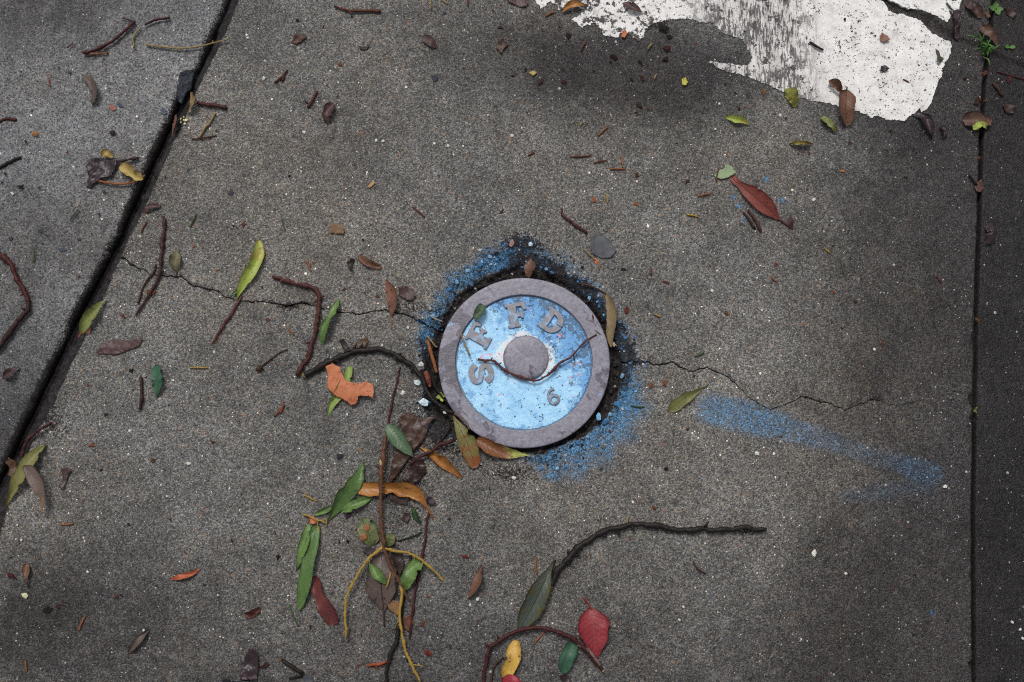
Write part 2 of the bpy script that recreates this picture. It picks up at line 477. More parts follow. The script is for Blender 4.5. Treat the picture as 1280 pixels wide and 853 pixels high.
spray = 0.86 * pw * (0.55 + 0.9 * fbm(X * 45 + 9, Y * 45, 4)) * sstep(RO + spread, RO - 0.012, R) * sstep(RD - 0.001, RD + 0.007, R)
sd, sv = polydist(X, Y, [(890, 512, 21), (925, 519, 22), (985, 536, 18), (1040, 553, 13), (1090, 570, 11), (1135, 582, 14), (1165, 594, 15)])
_, sk = polydist(X, Y, [(880, 508, .56), (940, 520, .58), (1000, 540, .40), (1060, 560, .26), (1100, 574, .20), (1140, 585, .36), (1168, 598, .30)])
spray = np.maximum(spray, sk * sstep(1.3, 0.55, (sd + 0.006 * nz) / (sv * MM)))
sd, sv = polydist(X, Y, [(1160, 604, 15), (1110, 614, 12), (1058, 622, 9)])
spray = np.maximum(spray, 0.17 * sstep(1.4, 0.2, sd / (sv * MM)))
for b in [(917, 247, 5, 3.5), (924, 258, 5, 4), (931, 275, 4, 4), (925, 230, 4, 4), (979, 250, 8, 4), (958, 224, 5, 5), (690, 595, 14, 9), (805, 455, 6, 4), (1166, 766, 4, 3), (748, 330, 5, 4)]:
    spray = np.maximum(spray, 0.75 * blob(X, Y, *b))
damp_vignette = 0.95 * sstep(0.24, 0.62, X) + 0.62 * sstep(-0.12, -0.50, Y) + 0.22 * sstep(0.25, 0.5, Y)  # light falloff towards right, bottom and top, painted as darkening
for b in [(780, 85, 300, 100, -4, .95), (1120, 120, 190, 120, 0, .55), (880, 60, 60, 30, 0, .5), (655, 320, 60, 26, 0, .5), (1190, 760, 240, 200, 0, .95), (500, 600, 70, 120, 0, .45), (80, 790, 300, 150, 0, .8), (1175, 470, 60, 140, 0, .35), (560, 20, 160, 30, 0, .4)]:  # wet patches by the stripe; lower corner blobs paint in more falloff
    damp_vignette = np.maximum(damp_vignette, blob(X, Y, *b[:5]) * b[5])
# side walls
def with_walls(arrs, X, left=True, right=True):
    out = []
    for a in arrs:
        if left: a = np.concatenate([a[:, :1], a], 1)
        if right: a = np.concatenate([a, a[:, -1:]], 1)
        out.append(a)
    return out
near = (R < 0.20) & (R > 0.105)
HX, HY, HZ, HP, HR, HD, HO = X[near], Y[near], Z[near], pw[near], R[near], RD[near], RO[near]
X, Y, Z, soil, spray, damp_vignette = with_walls([X, Y, Z, soil, spray, damp_vignette], X)
Z[:, 0] = -0.055; Z[:, -1] = -0.055
soil[:, 0] = 1.1; soil[:, -1] = 1.1
o = grid_obj('pavement_middle', X, Y, Z, {'soil': soil, 'spray': spray, 'damp_vignette': damp_vignette}, MAT['slab'])
tag(o, 'sandy grey concrete slab broken out around the round cover', None, None, 'structure')

# --- slab beyond the wide joint
ysl = axis_samples(-1.7, 1.7, 0.05, [(-0.56, 0.56, 0.003)])
dsl = np.concatenate([np.array([0, .0006, .0013, .002, .003, .004, .0052, .0065, .008, .010, .012, .0145, .0175, .021]), np.arange(0.0245, 0.34, 0.004), np.linspace(0.345, 1.6, 30)])[::-1]
DD, Y = np.meshgrid(dsl, ysl)
edge = left_a(Y) + 0.004 * (fbm(Y * 45, Y * 0 + 11.5, 4) - 0.5)
notch = np.interp(Y[:, :1], *zip(*sorted([(G(236, 112).y, 0.0), (G(232, 102).y, 0.012), (G(228, 122).y, 0.010), (G(240, 86).y, 0.0)])))
edge = edge - np.clip(notch, 0, 1)
X = edge - DD
Z = 0.0018 + 0.0012 * (fbm(X * 9 + 4, Y * 9, 4) - 0.5) + 0.0003 * (fbm(X * 120, Y * 120, 3) - 0.5)
er = 0.009
dl = DD * 0.91
Z -= np.where(dl < er, er * (1 - np.sqrt(np.clip(1 - (1 - dl / er) ** 2, 0, 1))), 0)
alg = fbm(Y * 22, X * 22, 4)
soil = 1.0 * sstep(0.0125, 0.0, dl) ** 1.2 * (0.30 + 1.1 * alg)
damp_vignette = 0.45 * blob(X, Y, 30, 300, 110, 110) + 0.65 * blob(X, Y, 10, 540, 140, 140) + 0.5 * blob(X, Y, 40, 10, 220, 90) + 0.12  # moist stains, with edge falloff painted in along the outer side
X, Y, Z, soil, damp_vignette = with_walls([X, Y, Z, soil, damp_vignette], X, False, True)
Z[:, -1] = -0.055; soil[:, -1] = 1.1
o = grid_obj('pavement_left', X, Y, Z, {'soil': soil, 'spray': soil * 0, 'damp_vignette': damp_vignette}, MAT['slab_left'])
tag(o, 'smoother blue-grey concrete slab with black algae along its rounded edge', None, None, 'structure')

# --- slab beyond the narrow joint
dsr = np.concatenate([np.array([0, .0006, .0013, .002, .003, .005]), np.arange(0.008, 0.12, 0.003), np.linspace(0.13, 1.6, 30)])
DD, Y = np.meshgrid(dsr, ysl)
X = right_b(Y) + 0.0012 * (fbm(Y * 90, Y * 0 + 16.5, 3) - 0.5) + DD
Z = 0.0005 + 0.001 * (fbm(X * 9 + 14, Y * 9, 4) - 0.5)
Z -= np.where(DD < 0.0025, 0.0025 * (1 - np.sqrt(np.clip(1 - (1 - DD / 0.0025) ** 2, 0, 1))), 0)
gd, gw = polydist(X, Y, [(1230, 62, 2.0), (1248, 70, 1.8), (1262, 76, 1.8), (1290, 86, 1.8), (1400, 110, 1.5)])
gd = gd + 0.003 * (fbm(X * 90, Y * 90, 3) - 0.5)
cr = sstep(1.5, 0.5, gd / (gw * MM))
Z -= 0.005 * cr
soil = np.maximum(0.6 * sstep(0.004, 0, DD), cr * 0.9)
soil = np.maximum(soil, 0.4 * blob(X, Y, 1262, 40, 26, 60))
damp_vignette = 0.88 + 0.3 * blob(X, Y, 1260, 700, 120, 260) + 0.25 * blob(X, Y, 1270, 60, 80, 120)  # wet slab, with light falloff painted in, strongest at both corners
X, Y, Z, soil, damp_vignette = with_walls([X, Y, Z, soil, damp_vignette], X, True, False)
Z[:, 0] = -0.055; soil[:, 0] = 1.1
o = grid_obj('pavement_right', X, Y, Z, {'soil': soil, 'spray': soil * 0, 'damp_vignette': damp_vignette}, MAT['slab_right'])
tag(o, 'dark wet concrete slab with edge falloff painted in, beyond the narrow straight joint', None, None, 'structure')

# --- packed dirt in the joints and the ground below
MAT['dirt'] = simple_mat('packed_dirt', [(0.3, (0.007, 0.006, 0.007)), (0.5, (0.014, 0.012, 0.013)), (0.62, (0.028, 0.024, 0.026)), (0.8, (0.05, 0.04, 0.036))], 160, (0.4, 0.75), 0.9, 0.002)
def joint_fill(name, fa, fb, depth, amp, nn):
    yy = axis_samples(-1.7, 1.7, 0.05, [(-0.56, 0.56, 0.0028)])
    k = np.linspace(0, 1, nn)
    K, Y = np.meshgrid(k, yy)
    X = fa(Y) - 0.004 + (fb(Y) - fa(Y) + 0.008) * K
    Z = depth + amp * (fbm(X * 130, Y * 60, 4) - 0.5) + amp * 0.8 * (fbm(Y * 14, Y * 0 + 2, 3) - 0.5) - 0.005 * np.exp(-((K - 0.18) / 0.13) ** 2)
    o = grid_obj(name, X, Y, Z, {}, MAT['dirt'])
    o['kind'] = 'structure'
    return o
joint_fill('joint_dirt_wide', left_a, left_b, -0.0055, 0.007, 16)
joint_fill('joint_dirt_narrow', right_a, right_b, -0.014, 0.004, 6)
MAT['asphalt'] = simple_mat('asphalt', [(0.3, 0.03), (0.5, 0.05), (0.7, 0.07)], 120, (0.7, 0.9), 0.6, 0.003)
o = mesh_obj('ground', [(-120, -120, -0.045), (120, -120, -0.045), (120, 120, -0.045), (-120, 120, -0.045)], [(0, 1, 2, 3)], MAT['asphalt'], smooth=False)
o['kind'] = 'structure'

# --- crumbled concrete and clods in the broken edge
def rubble():
    rs = np.random.RandomState(5)
    ok = np.where((HR > HD - 0.008) & (HR < HO + 0.004))[0]
    pick = rs.choice(ok, 1100, replace=False)
    mats = [stone_mat(c, r) for c, r in (((0.020, 0.018, 0.018), .6), ((0.085, 0.083, 0.08), .7), ((0.045, 0.15, 0.32), .6), ((0.17, 0.36, 0.55), .6), ((0.30, 0.30, 0.29), .6))]
    vs, fs, mi = [], [], []
    ico = bmesh.new(); bmesh.ops.create_icosphere(ico, subdivisions=1, radius=1.0)
    base = np.array([v.co[:] for v in ico.verts]); tri = [[v.index for v in f.verts] for f in ico.faces]
    ico.free()
    for k in pick:
        size = rs.choice([0.0007, 0.0010, 0.0014, 0.0019, 0.0026], p=[.3, .3, .22, .13, .05])
        p = base * (1 + rs.uniform(-.32, .32, (len(base), 1))) * size * np.array([rs.uniform(.7, 1.3), rs.uniform(.7, 1.3), rs.uniform(.5, .9)])
        a = rs.uniform(0, 6.28); c_, s_ = np.cos(a), np.sin(a)
        p = p @ np.array([[c_, s_, 0], [-s_, c_, 0], [0, 0, 1]])
        b = len(vs)
        vs += [tuple(q) for q in p + np.array([HX[k], HY[k], HZ[k] + size * 0.25])]
        inner = HR[k] < HD[k] + 0.002
        u = rs.rand()
        m = 0
        if not inner:
            m = (2 if u < HP[k] * .55 else 3 if u < HP[k] * .62 else 0 if u < .72 else 1 if u < .95 else 4)
        elif u > .78:
            m = rs.choice([1, 2, 4])
        fs += [[i + b for i in t] for t in tri]; mi += [m] * len(tri)
    o = mesh_obj('rubble', vs, fs, mats[0], smooth=False)
    for m in mats[1:]:
        o.data.materials.append(m)
    o.data.polygons.foreach_set('material_index', mi)
    tag(o, 'crumbled concrete and soil clods in the broken ring round the cover', 'rubble', None, 'stuff')
def stone_mat(c, rough=0.6):
    d = tuple(x * 0.72 for x in c); l = tuple(min(1, x * 1.2) for x in c)
    return simple_mat('stone', [(0.3, d), (0.5, c), (0.7, l)], 1.4, (rough - .1, rough + .1), 0.5, 0.2)
rubble()

# ------------------------------------------------------------------ white painted stripe
def jag(pts, step, amp, seed):
    """densify a closed outline (metres) and roughen it"""
    rs = random.Random(seed)
    out = []
    n = len(pts)
    for i in range(n):
        p, q = pts[i], pts[(i + 1) % n]
        L = (q - p).length
        k = max(1, int(L / step))
        for j in range(k):
            out.append(p + (q - p) * (j / k))
    xs = np.array([p.x for p in out]); ysn = np.array([p.y for p in out])
    ox = (fbm(xs * 90 + seed, ysn * 90, 4) - 0.5) * amp * 2.4 + np.array([rs.uniform(-1, 1) for _ in out]) * amp * 0.42
    oy = (fbm(xs * 90 + 31 + seed, ysn * 90 + 7, 4) - 0.5) * amp * 2.4 + np.array([rs.uniform(-1, 1) for _ in out]) * amp * 0.42
    return [Vector((p.x + a, p.y + b)) for p, a, b in zip(out, ox, oy)]

def extrude_poly(loops, z0, z1, bevel=0.0):
    """triangulated prism of closed 2-d loops (first outer, rest holes)"""
    vs, es = [], []
    for lp in loops:
        b = len(vs)
        vs += [Vector((p[0], p[1])) for p in lp]
        es += [(b + i, b + (i + 1) % len(lp)) for i in range(len(lp))]
    v2, e2, f2, *_ = delaunay_2d_cdt(vs, es, [], 3, 1e-7)
    n = len(v2)
    from collections import Counter
    cnt = Counter()
    for f in f2:
        for i in range(len(f)):
            cnt[(f[i], f[(i + 1) % len(f)])] += 1
    verts = [(p.x, p.y, z1) for p in v2] + [(p.x, p.y, z0) for p in v2]
    faces = [list(f) for f in f2] + [[i + n for i in reversed(f)] for f in f2]
    for (a, b) in cnt:
        if (b, a) not in cnt:
            faces.append([b, a, a + n, b + n])
    return verts, faces

m, n = material('worn_white_road_paint')
v = n.coord()
ccol, ch, crough, (r1, r2, d1, mid, fl) = concrete(n, v)
ccol = n.mix(1.0, ccol, (0.5, 0.47, 0.47), 'MULTIPLY')
sx = n.new('ShaderNodeSeparateXYZ'); n.put(sx.inputs[0], v)
xa, xb, xc = G(700, 40).x, G(880, 40).x, G(1075, 40).x
gx = sx.outputs[0]
wear = n.rng(gx, xb, xc, 0.62, 0.30)
streak = n.noise(n.mapv(v, (1.0, 0.16, 1.0)), 330, 6, 0.78)
flake = n.noise(v, 95, 6, 0.72)
pits = n.noise(v, 330, 3, 0.6)
streaky = n.m('MULTIPLY', n.rng(gx, G(850, 40).x, G(900, 40).x), n.rng(gx, G(985, 40).x, G(1035, 40).x, 1.0, 0.0))
flaky = n.rng(gx, G(840, 40).x, G(900, 40).x, 1.0, 0.0)
worn = n.m('MULTIPLY', n.rng(n.m('ADD', streak, n.m('MULTIPLY', n.m('SUBTRACT', n.noise(v, 22, 3), 0.5), 0.42)), 0.495, 0.59), n.m('MULTIPLY', streaky, 0.9))
worn = n.m('MAXIMUM', worn, n.m('MULTIPLY', n.rng(n.m('ADD', flake, n.m('MULTIPLY', n.m('SUBTRACT', n.noise(v, 18, 3), 0.5), 0.5)), 0.525, 0.565), flaky))
worn = n.m('MAXIMUM', worn, n.m('MULTIPLY', n.rng(n.m('ADD', pits, n.m('MULTIPLY', n.m('SUBTRACT', n.noise(v, 30, 3), 0.5), 0.30)), 0.63, 0.66), 0.95))
worn = n.m('MAXIMUM', worn, n.rng(n.m('ADD', n.noise(v, 60, 5, 0.75), n.m('MULTIPLY', streaky, 0.05)), 0.63, 0.655))
white = n.ramp(n.noise(v, 45, 8, 0.78), [(0.28, (0.34, 0.325, 0.31)), (0.44, (0.53, 0.515, 0.50)), (0.65, (0.67, 0.66, 0.645))])
grime = n.m('MULTIPLY', streaky, n.rng(n.noise(n.mapv(v, (1, 0.2, 1)), 110, 4), 0.32, 0.66, 0.1, 0.75))
white = n.mix(grime, white, (0.36, 0.34, 0.33))
col = n.mix(worn, white, ccol)
h = n.m('ADD', n.m('MULTIPLY', n.m('SUBTRACT', 1.0, worn), 1.0), n.m('MULTIPLY', r1, 0.35))
n.out(col, n.fmix(worn, 0.62, crough), n.bump(h, 0.9, 0.0012), 0.2)
MAT['white'] = m

STRIPE_A = [(655, -40), (668, 0), (676, 12), (690, 3), (700, 14), (716, 6), (728, 14), (716, 26), (728, 35), (742, 27), (755, 44), (770, 49), (776, 42), (786, 44), (797, 50), (803, 49), (806, 37), (820, 29), (845, 24), (862, 24), (880, 28), (889, 29), (903, 42), (927, 49), (934, 62), (941, 72), (935, 82), (916, 81), (903, 79), (892, 77), (885, 79), (898, 85), (925, 94), (950, 103), (975, 113), (1000, 123), (1020, 126), (1040, 131), (1062, 138), (1085, 145), (1110, 149), (1128, 151), (1141, 143), (1158, 138), (1164, 128), (1170, 108), (1180, 84), (1190, 58), (1187, 53), (1176, 48), (1160, 38), (1148, 25), (1130, 19), (1112, 14), (1109, 8), (1098, -4), (1075, -40)]
STRIPE_B = [(1090, -40), (1104, -4), (1113, 2), (1134, 11), (1154, 14), (1172, 21), (1184, 27), (1189, 20), (1187, 12), (1193, 18), (1199, 20), (1200, 0), (1204, -40)]
def stripe(name, px, extra, seed, label):
    pts = [G(*p).to_2d() for p in px]
    pts[0] = pts[0] + Vector(extra); pts[-1] = pts[-1] + Vector(extra)
    lp = jag(pts, 0.0022, 0.0028, seed)
    vs, fs = extrude_poly([lp], -0.002, 0.0012)
    o = mesh_obj(name, vs, fs, MAT['white'], smooth=False)
    return tag(o, label, 'road marking')
stripe('painted_stripe', STRIPE_A, (0.06, 0.35), 1, 'worn white painted stripe with a bite missing from its edge')
stripe('painted_stripe', STRIPE_B, (0.06, 0.35), 2, 'small white paint piece cut off by the groove from the large stripe')

# ------------------------------------------------------------------ the iron valve cover
m, n = material('worn_iron')
v = n.coord()
f = n.noise(v, 26, 6, 0.62, 0.4)
sx = n.new('ShaderNodeSeparateXYZ'); n.put(sx.inputs[0], v)
patch = n.rng(n.m('ADD', f, n.m('SUBTRACT', n.m('MULTIPLY', n.rng(sx.outputs[0], -0.115, -0.03, 1.0, 0.0), 0.16), 0.055)), 0.555, 0.57)
base = n.ramp(n.m('ADD', n.m('MULTIPLY', n.noise(v, 190, 5, 0.7), 0.6), n.m('MULTIPLY', n.noise(v, 34, 7, 0.75), 0.4)), [(0.32, (0.070, 0.066, 0.088)), (0.45, (0.132, 0.127, 0.160)), (0.55, (0.176, 0.170, 0.208)), (0.7, (0.265, 0.258, 0.296))])
dark = n.ramp(n.noise(v, 150, 4), [(0.3, (0.050, 0.044, 0.060)), (0.7, (0.092, 0.082, 0.104))])
col = n.mix(n.m('MULTIPLY', patch, 0.9), base, dark)
scr = n.rng(n.noise(n.mapv(v, (1.0, 6.0, 1.0)), 70, 3, 0.6, 1.2), 0.66, 0.70)
col = n.mix(n.m('MULTIPLY', scr, 0.35), col, (0.36, 0.34, 0.37))
spot = n.rng(n.noise(v, 240, 3, 0.6), 0.70, 0.73)
col = n.mix(n.m('MULTIPLY', spot, 0.8), col, (0.05, 0.04, 0.045))
bp = n.m('MULTIPLY', n.rng(n.noise(v, 85, 4, 0.7), 0.64, 0.67), n.rng(n.noise(v, 11, 2), 0.48, 0.60))
col = n.mix(n.m('MULTIPLY', bp, 0.8), col, (0.16, 0.36, 0.62))
nor = n.bump(n.m('SUBTRACT', n.m('ADD', n.noise(v, 120, 6, 0.75), n.m('MULTIPLY', patch, -0.3)), n.m('MULTIPLY', spot, 0.7)), 0.6, 0.0013)
n.out(col, n.fmix(patch, 0.42, 0.32), nor, 0.4)
MAT['iron'] = m

m, n = material('blue_painted_iron')
v = n.coord()
sx = n.new('ShaderNodeSeparateXYZ'); n.put(sx.inputs[0], v)
rad = n.m('SQRT', n.m('ADD', n.m('POWER', sx.outputs[0], 2.0), n.m('POWER', sx.outputs[1], 2.0)))
f = n.noise(v, 42, 8, 0.78)
ff = n.noise(v, 210, 4, 0.7)
blue = n.ramp(n.m('ADD', n.m('MULTIPLY', f, 0.6), n.m('MULTIPLY', ff, 0.4)), [(0.34, (0.13, 0.32, 0.54)), (0.46, (0.235, 0.455, 0.66)), (0.60, (0.345, 0.565, 0.735)), (0.7, (0.46, 0.64, 0.76))])
# old, deeper coat: along the upper rim and the upper right half
deepw = n.m('ADD', n.m('MULTIPLY', n.rng(n.m('ADD', sx.outputs[1], n.m('MULTIPLY', sx.outputs[0], 0.8)), -0.01, 0.10), 0.26), n.m('MULTIPLY', n.rng(rad, 0.072, 0.092), 0.10))
deep = n.rng(n.m('ADD', n.noise(v, 60, 6, 0.75), deepw), 0.56, 0.72)
col = n.mix(n.m('MULTIPLY', deep, 0.9), blue, n.ramp(ff, [(0.3, (0.04, 0.15, 0.36)), (0.7, (0.12, 0.32, 0.60))]))
# pink and cream undercoats rubbed bare round the boss
ring = n.rng(rad, 0.031, 0.055, 0.36, 0.0)
under = n.rng(n.m('ADD', n.noise(v, 48, 5, 0.7), n.m('MULTIPLY', ring, n.rng(n.m('ADD', sx.outputs[1], n.m('MULTIPLY', sx.outputs[0], 0.25)), -0.030, 0.012, 0.25, 0.95))), 0.66, 0.74)
cream = n.ramp(n.noise(v, 90, 4, 0.7), [(0.36, (0.58, 0.38, 0.42)), (0.46, (0.60, 0.52, 0.50)), (0.54, (0.58, 0.60, 0.58)), (0.65, (0.48, 0.62, 0.70))])
col = n.mix(n.m('MULTIPLY', under, 0.8), col, cream)
pk = n.m('MULTIPLY', n.rng(n.noise(v, 150, 3, 0.6), 0.62, 0.65), n.rng(n.noise(v, 21, 2), 0.55, 0.62))
col = n.mix(n.m('MULTIPLY', pk, 0.8), col, (0.58, 0.22, 0.28))
d, r, g, b = n.voro(v, 330)
pit = n.m('MULTIPLY', n.m('GREATER_THAN', r, 0.90), n.m('LESS_THAN', d, n.m('MULTIPLY', g, 0.46)))
col = n.mix(n.m('MULTIPLY', pit, 0.9), col, (0.025, 0.045, 0.075))
chip = n.rng(n.m('ADD', n.noise(n.mapv(v, (1, 1, 1), (3, 1, 0)), 130, 5, 0.75, 0.6), n.m('MULTIPLY', deepw, 0.34)), 0.625, 0.65)
chip = n.m('MAXIMUM', chip, n.m('MULTIPLY', n.rng(n.m('ADD', rad, n.m('MULTIPLY', n.m('SUBTRACT', n.noise(v, 90, 4, 0.7), 0.5), 0.006)), 0.0895, 0.0908), 0.9))
col = n.mix(n.m('MULTIPLY', chip, 0.8), col, (0.06, 0.09, 0.13))
nor = n.bump(n.m('SUBTRACT', n.m('ADD', f, n.m('MULTIPLY', ff, 0.5)), n.m('ADD', n.m('MULTIPLY', pit, 0.8), n.m('ADD', chip, n.m('MULTIPLY', deep, 0.4)))), 0.7, 0.0014)
n.out(col, n.rng(ff, 0.3, 0.7, 0.30, 0.55), nor, 0.35)
MAT['blue'] = m

def lathe(profile, seg=128, wob=0.0):
    vs, fs = [], []
    for j in range(seg):
        a = 2 * math.pi * j / seg
        k = 1 + wob * math.sin(3 * a + 1)
        for r, z in profile:
            vs.append((r * k * math.cos(a), r * k * math.sin(a), z))
    p = len(profile)
    for j in range(seg):
        q = (j + 1) % seg
        for i in range(p - 1):
            fs.append((j * p + i, q * p + i, q * p + i + 1, j * p + i + 1))
    return vs, fs

LIDZ = 0.0025
cover = empty('valve_cover', (LID.x, LID.y, LIDZ), 'round iron valve cover painted blue with raised letters and worn rim', 'valve cover')
Rb = 85.3 * MM
FZ = -0.0042
prof = [(Rb - 0.0006, FZ - 0.001), (Rb - 0.0004, FZ + 0.0008), (Rb, -0.0008), (Rb + 0.0005, -0.0001), (Rb + 0.0009, 0.0)]
prof += [(Rb + 0.0012 + (LIDR - Rb - 0.0026) * i / 6, 0.0001 * math.sin(math.pi * i / 6)) for i in range(7)]
prof += [(LIDR - 0.0009, -0.0001), (LIDR - 0.0003, -0.0007), (LIDR, -0.0022), (LIDR - 0.0002, -0.010), (LIDR - 0.003, -0.012), (LIDR - 0.003, -0.040)]
vs, fs = lathe(prof, 160)
vs = [(x * (1 + 0.0016 * math.sin(9 * math.atan2(y, x)) * math.sin(4 * math.atan2(y, x) + 1)), y * (1 + 0.0016 * math.sin(7 * math.atan2(y, x) + 2)), z) for x, y, z in vs]
o = mesh_obj('rim', vs, fs, MAT['iron'], cover)
o['label'] = 'worn mauve-grey bare iron rim'
prof = [(0.0001, FZ)] + [(Rb * i / 14, FZ + 0.0002 * math.sin(i)) for i in range(1, 15)] + [(Rb + 0.0012, FZ)]
vs, fs = lathe(prof, 128)
o = mesh_obj('painted_field', vs, fs, MAT['blue'], cover)
o['label'] = 'sunk field in chipped sky-blue paint'
bc = G(657.5, 447.5) - LID
Rk = 28.2 * MM
prof = [(0.0001, 0.0001), (Rk * .5, 0.0002), (Rk - 0.0022, -0.0001), (Rk - 0.0008, -0.0007), (Rk - 0.0002, -0.002), (Rk + 0.0006, FZ - 0.0005)]
vs, fs = lathe(prof, 72)
o = mesh_obj('boss', vs, fs, MAT['iron'], cover, (bc.x, bc.y, -0.0002))
o['label'] = 'flat round bare-metal boss in the middle'

def ribbon(pts, w0, w1):
    P = [Vector(p) for p in pts]
    L, Rr = [], []
    for i, p in enumerate(P):
        t = (P[min(i + 1, len(P) - 1)] - P[max(i - 1, 0)]).normalized()
        nn = Vector((-t.y, t.x))
        k = i / (len(P) - 1)
        w = (w0 + (w1 - w0) * math.sin(math.pi * k)) / 2
        L.append(p + nn * w); Rr.append(p - nn * w)
    return L + Rr[::-1]

def arc(cx, cy, rx, ry, a0, a1, k):
    return [(cx + rx * math.cos(math.radians(a0 + (a1 - a0) * i / k)), cy + ry * math.sin(math.radians(a0 + (a1 - a0) * i / k))) for i in range(k + 1)]

F_ = [[(0.0, 0.0), (0.52, 0.0), (0.52, 0.13), (0.44, 0.15), (0.44, 0.40), (0.56, 0.41), (0.58, 0.33), (0.68, 0.33), (0.68, 0.66), (0.58, 0.66), (0.56, 0.58), (0.44, 0.58), (0.44, 0.83), (0.64, 0.83), (0.70, 0.66), (0.84, 0.66), (0.84, 1.0), (0.0, 1.0), (0.0, 0.87), (0.09, 0.85), (0.09, 0.15), (0.0, 0.13)]]
D_ = [[(0.0, 0.0)] + arc(0.42, 0.5, 0.46, 0.5, -90, -1, 12) + arc(0.42, 0.5, 0.20, 0.28, -1, -90, 8) + [(0.36, 0.22), (0.36, 0.78)] + arc(0.42, 0.5, 0.20, 0.28, 90, 1, 8) + arc(0.42, 0.5, 0.46, 0.5, 1, 90, 12) + [(0.0, 1.0), (0.0, 0.87), (0.08, 0.85), (0.08, 0.15), (0.0, 0.13)]]
s_pts = [(0.82, 0.66)] + arc(0.44, 0.735, 0.30, 0.185, 20, 180, 9) + [(0.17, 0.63), (0.30, 0.54), (0.48, 0.48), (0.66, 0.41)] + arc(0.42, 0.265, 0.31, 0.185, 30, -180, 11) + [(0.06, 0.36)]
S_ = [ribbon(s_pts, 0.27, 0.24)]
SIX_ = [[(0.66, 1.0), (0.46, 1.03), (0.26, 0.95), (0.11, 0.78), (0.04, 0.56)] + arc(0.40, 0.33, 0.37, 0.35, 160, 359, 18) + arc(0.40, 0.33, 0.17, 0.16, 359, 1, 16) + arc(0.40, 0.33, 0.37, 0.35, 1, 118, 9) + [(0.27, 0.74), (0.36, 0.83), (0.48, 0.87), (0.66, 0.83)]]

m, n = material('worn_iron_lettering')
v = n.coord()
base = n.ramp(n.noise(v, 160, 5, 0.7), [(0.3, (0.095, 0.092, 0.112)), (0.5, (0.165, 0.16, 0.188)), (0.7, (0.23, 0.225, 0.255))])
geo = n.new('ShaderNodeNewGeometry')
sn = n.new('ShaderNodeSeparateXYZ'); n.put(sn.inputs[0], geo.outputs['Normal'])
side = n.rng(sn.outputs[2], 0.5, 0.85, 1.0, 0.0)
rest = n.m('MAXIMUM', n.m('MULTIPLY', side, 0.9), n.m('MULTIPLY', n.rng(n.noise(v, 75, 5, 0.7), 0.53, 0.60), 0.8))
col = n.mix(rest, base, n.ramp(n.noise(v, 120, 3), [(0.42, (0.03, 0.05, 0.085)), (0.58, (0.15, 0.32, 0.52))]))
n.out(col, 0.45, n.bump(n.noise(v, 130, 5, 0.7), 0.4, 0.001), 0.5)
MAT['letter'] = m

def letter(name, loops, px, py, h, w, rot, top=-0.0014):
    p = G(px, py) - LID
    L = []
    for lp in loops:
        L.append([((x - 0.42) * w * MM, (y - 0.5) * h * MM) for x, y in lp])
    vs, fs = extrude_poly(L, FZ - 0.0008, top)
    o = mesh_obj(name, vs, fs, MAT['letter'], cover, (p.x, p.y, 0), smooth=False)
    o.rotation_euler = (0, 0, math.radians(rot))
    bv = o.modifiers.new('edge_wear', 'BEVEL')
    bv.width = 0.0009; bv.segments = 2; bv.limit_method = 'ANGLE'; bv.angle_limit = math.radians(50)
    return o
letter('letter', S_, 601.5, 467, 29, 30, 104)
letter('letter', F_, 600.5, 419, 31, 32, 61)
letter('letter', F_, 646, 394, 31, 32, 10)
letter('letter', D_, 690, 402, 30, 32, -34)
letter('digit', SIX_, 691.5, 496, 20, 20, 24)

# ------------------------------------------------------------------ leaves, bark, twigs
def spline(P, k):
    """Catmull-Rom through 3-d points, k samples evenly along the length"""
    P = [Vector(p) for p in P]
    if len(P) == 2:
        return [P[0].lerp(P[1], i / (k - 1)) for i in range(k)]
    Q = [P[0] * 2 - P[1]] + P + [P[-1] * 2 - P[-2]]
    dense = []
    for i in range(1, len(Q) - 2):
        for j in range(12):
            t = j / 12
            a, b, c, d = Q[i - 1], Q[i], Q[i + 1], Q[i + 2]
            dense.append(0.5 * ((2 * b) + (c - a) * t + (2 * a - 5 * b + 4 * c - d) * t * t + (3 * b - a - 3 * c + d) * t ** 3))
    dense.append(P[-1])
    L = [0.0]
    for a, b in zip(dense[:-1], dense[1:]):
        L.append(L[-1] + (b - a).length)
    out, j = [], 0
    for i in range(k):
        s = L[-1] * i / (k - 1)
        while j < len(L) - 2 and L[j + 1] < s:
            j += 1
        t = (s - L[j]) / max(L[j + 1] - L[j], 1e-9)
        out.append(dense[j].lerp(dense[j + 1], min(max(t, 0), 1)))
    return out

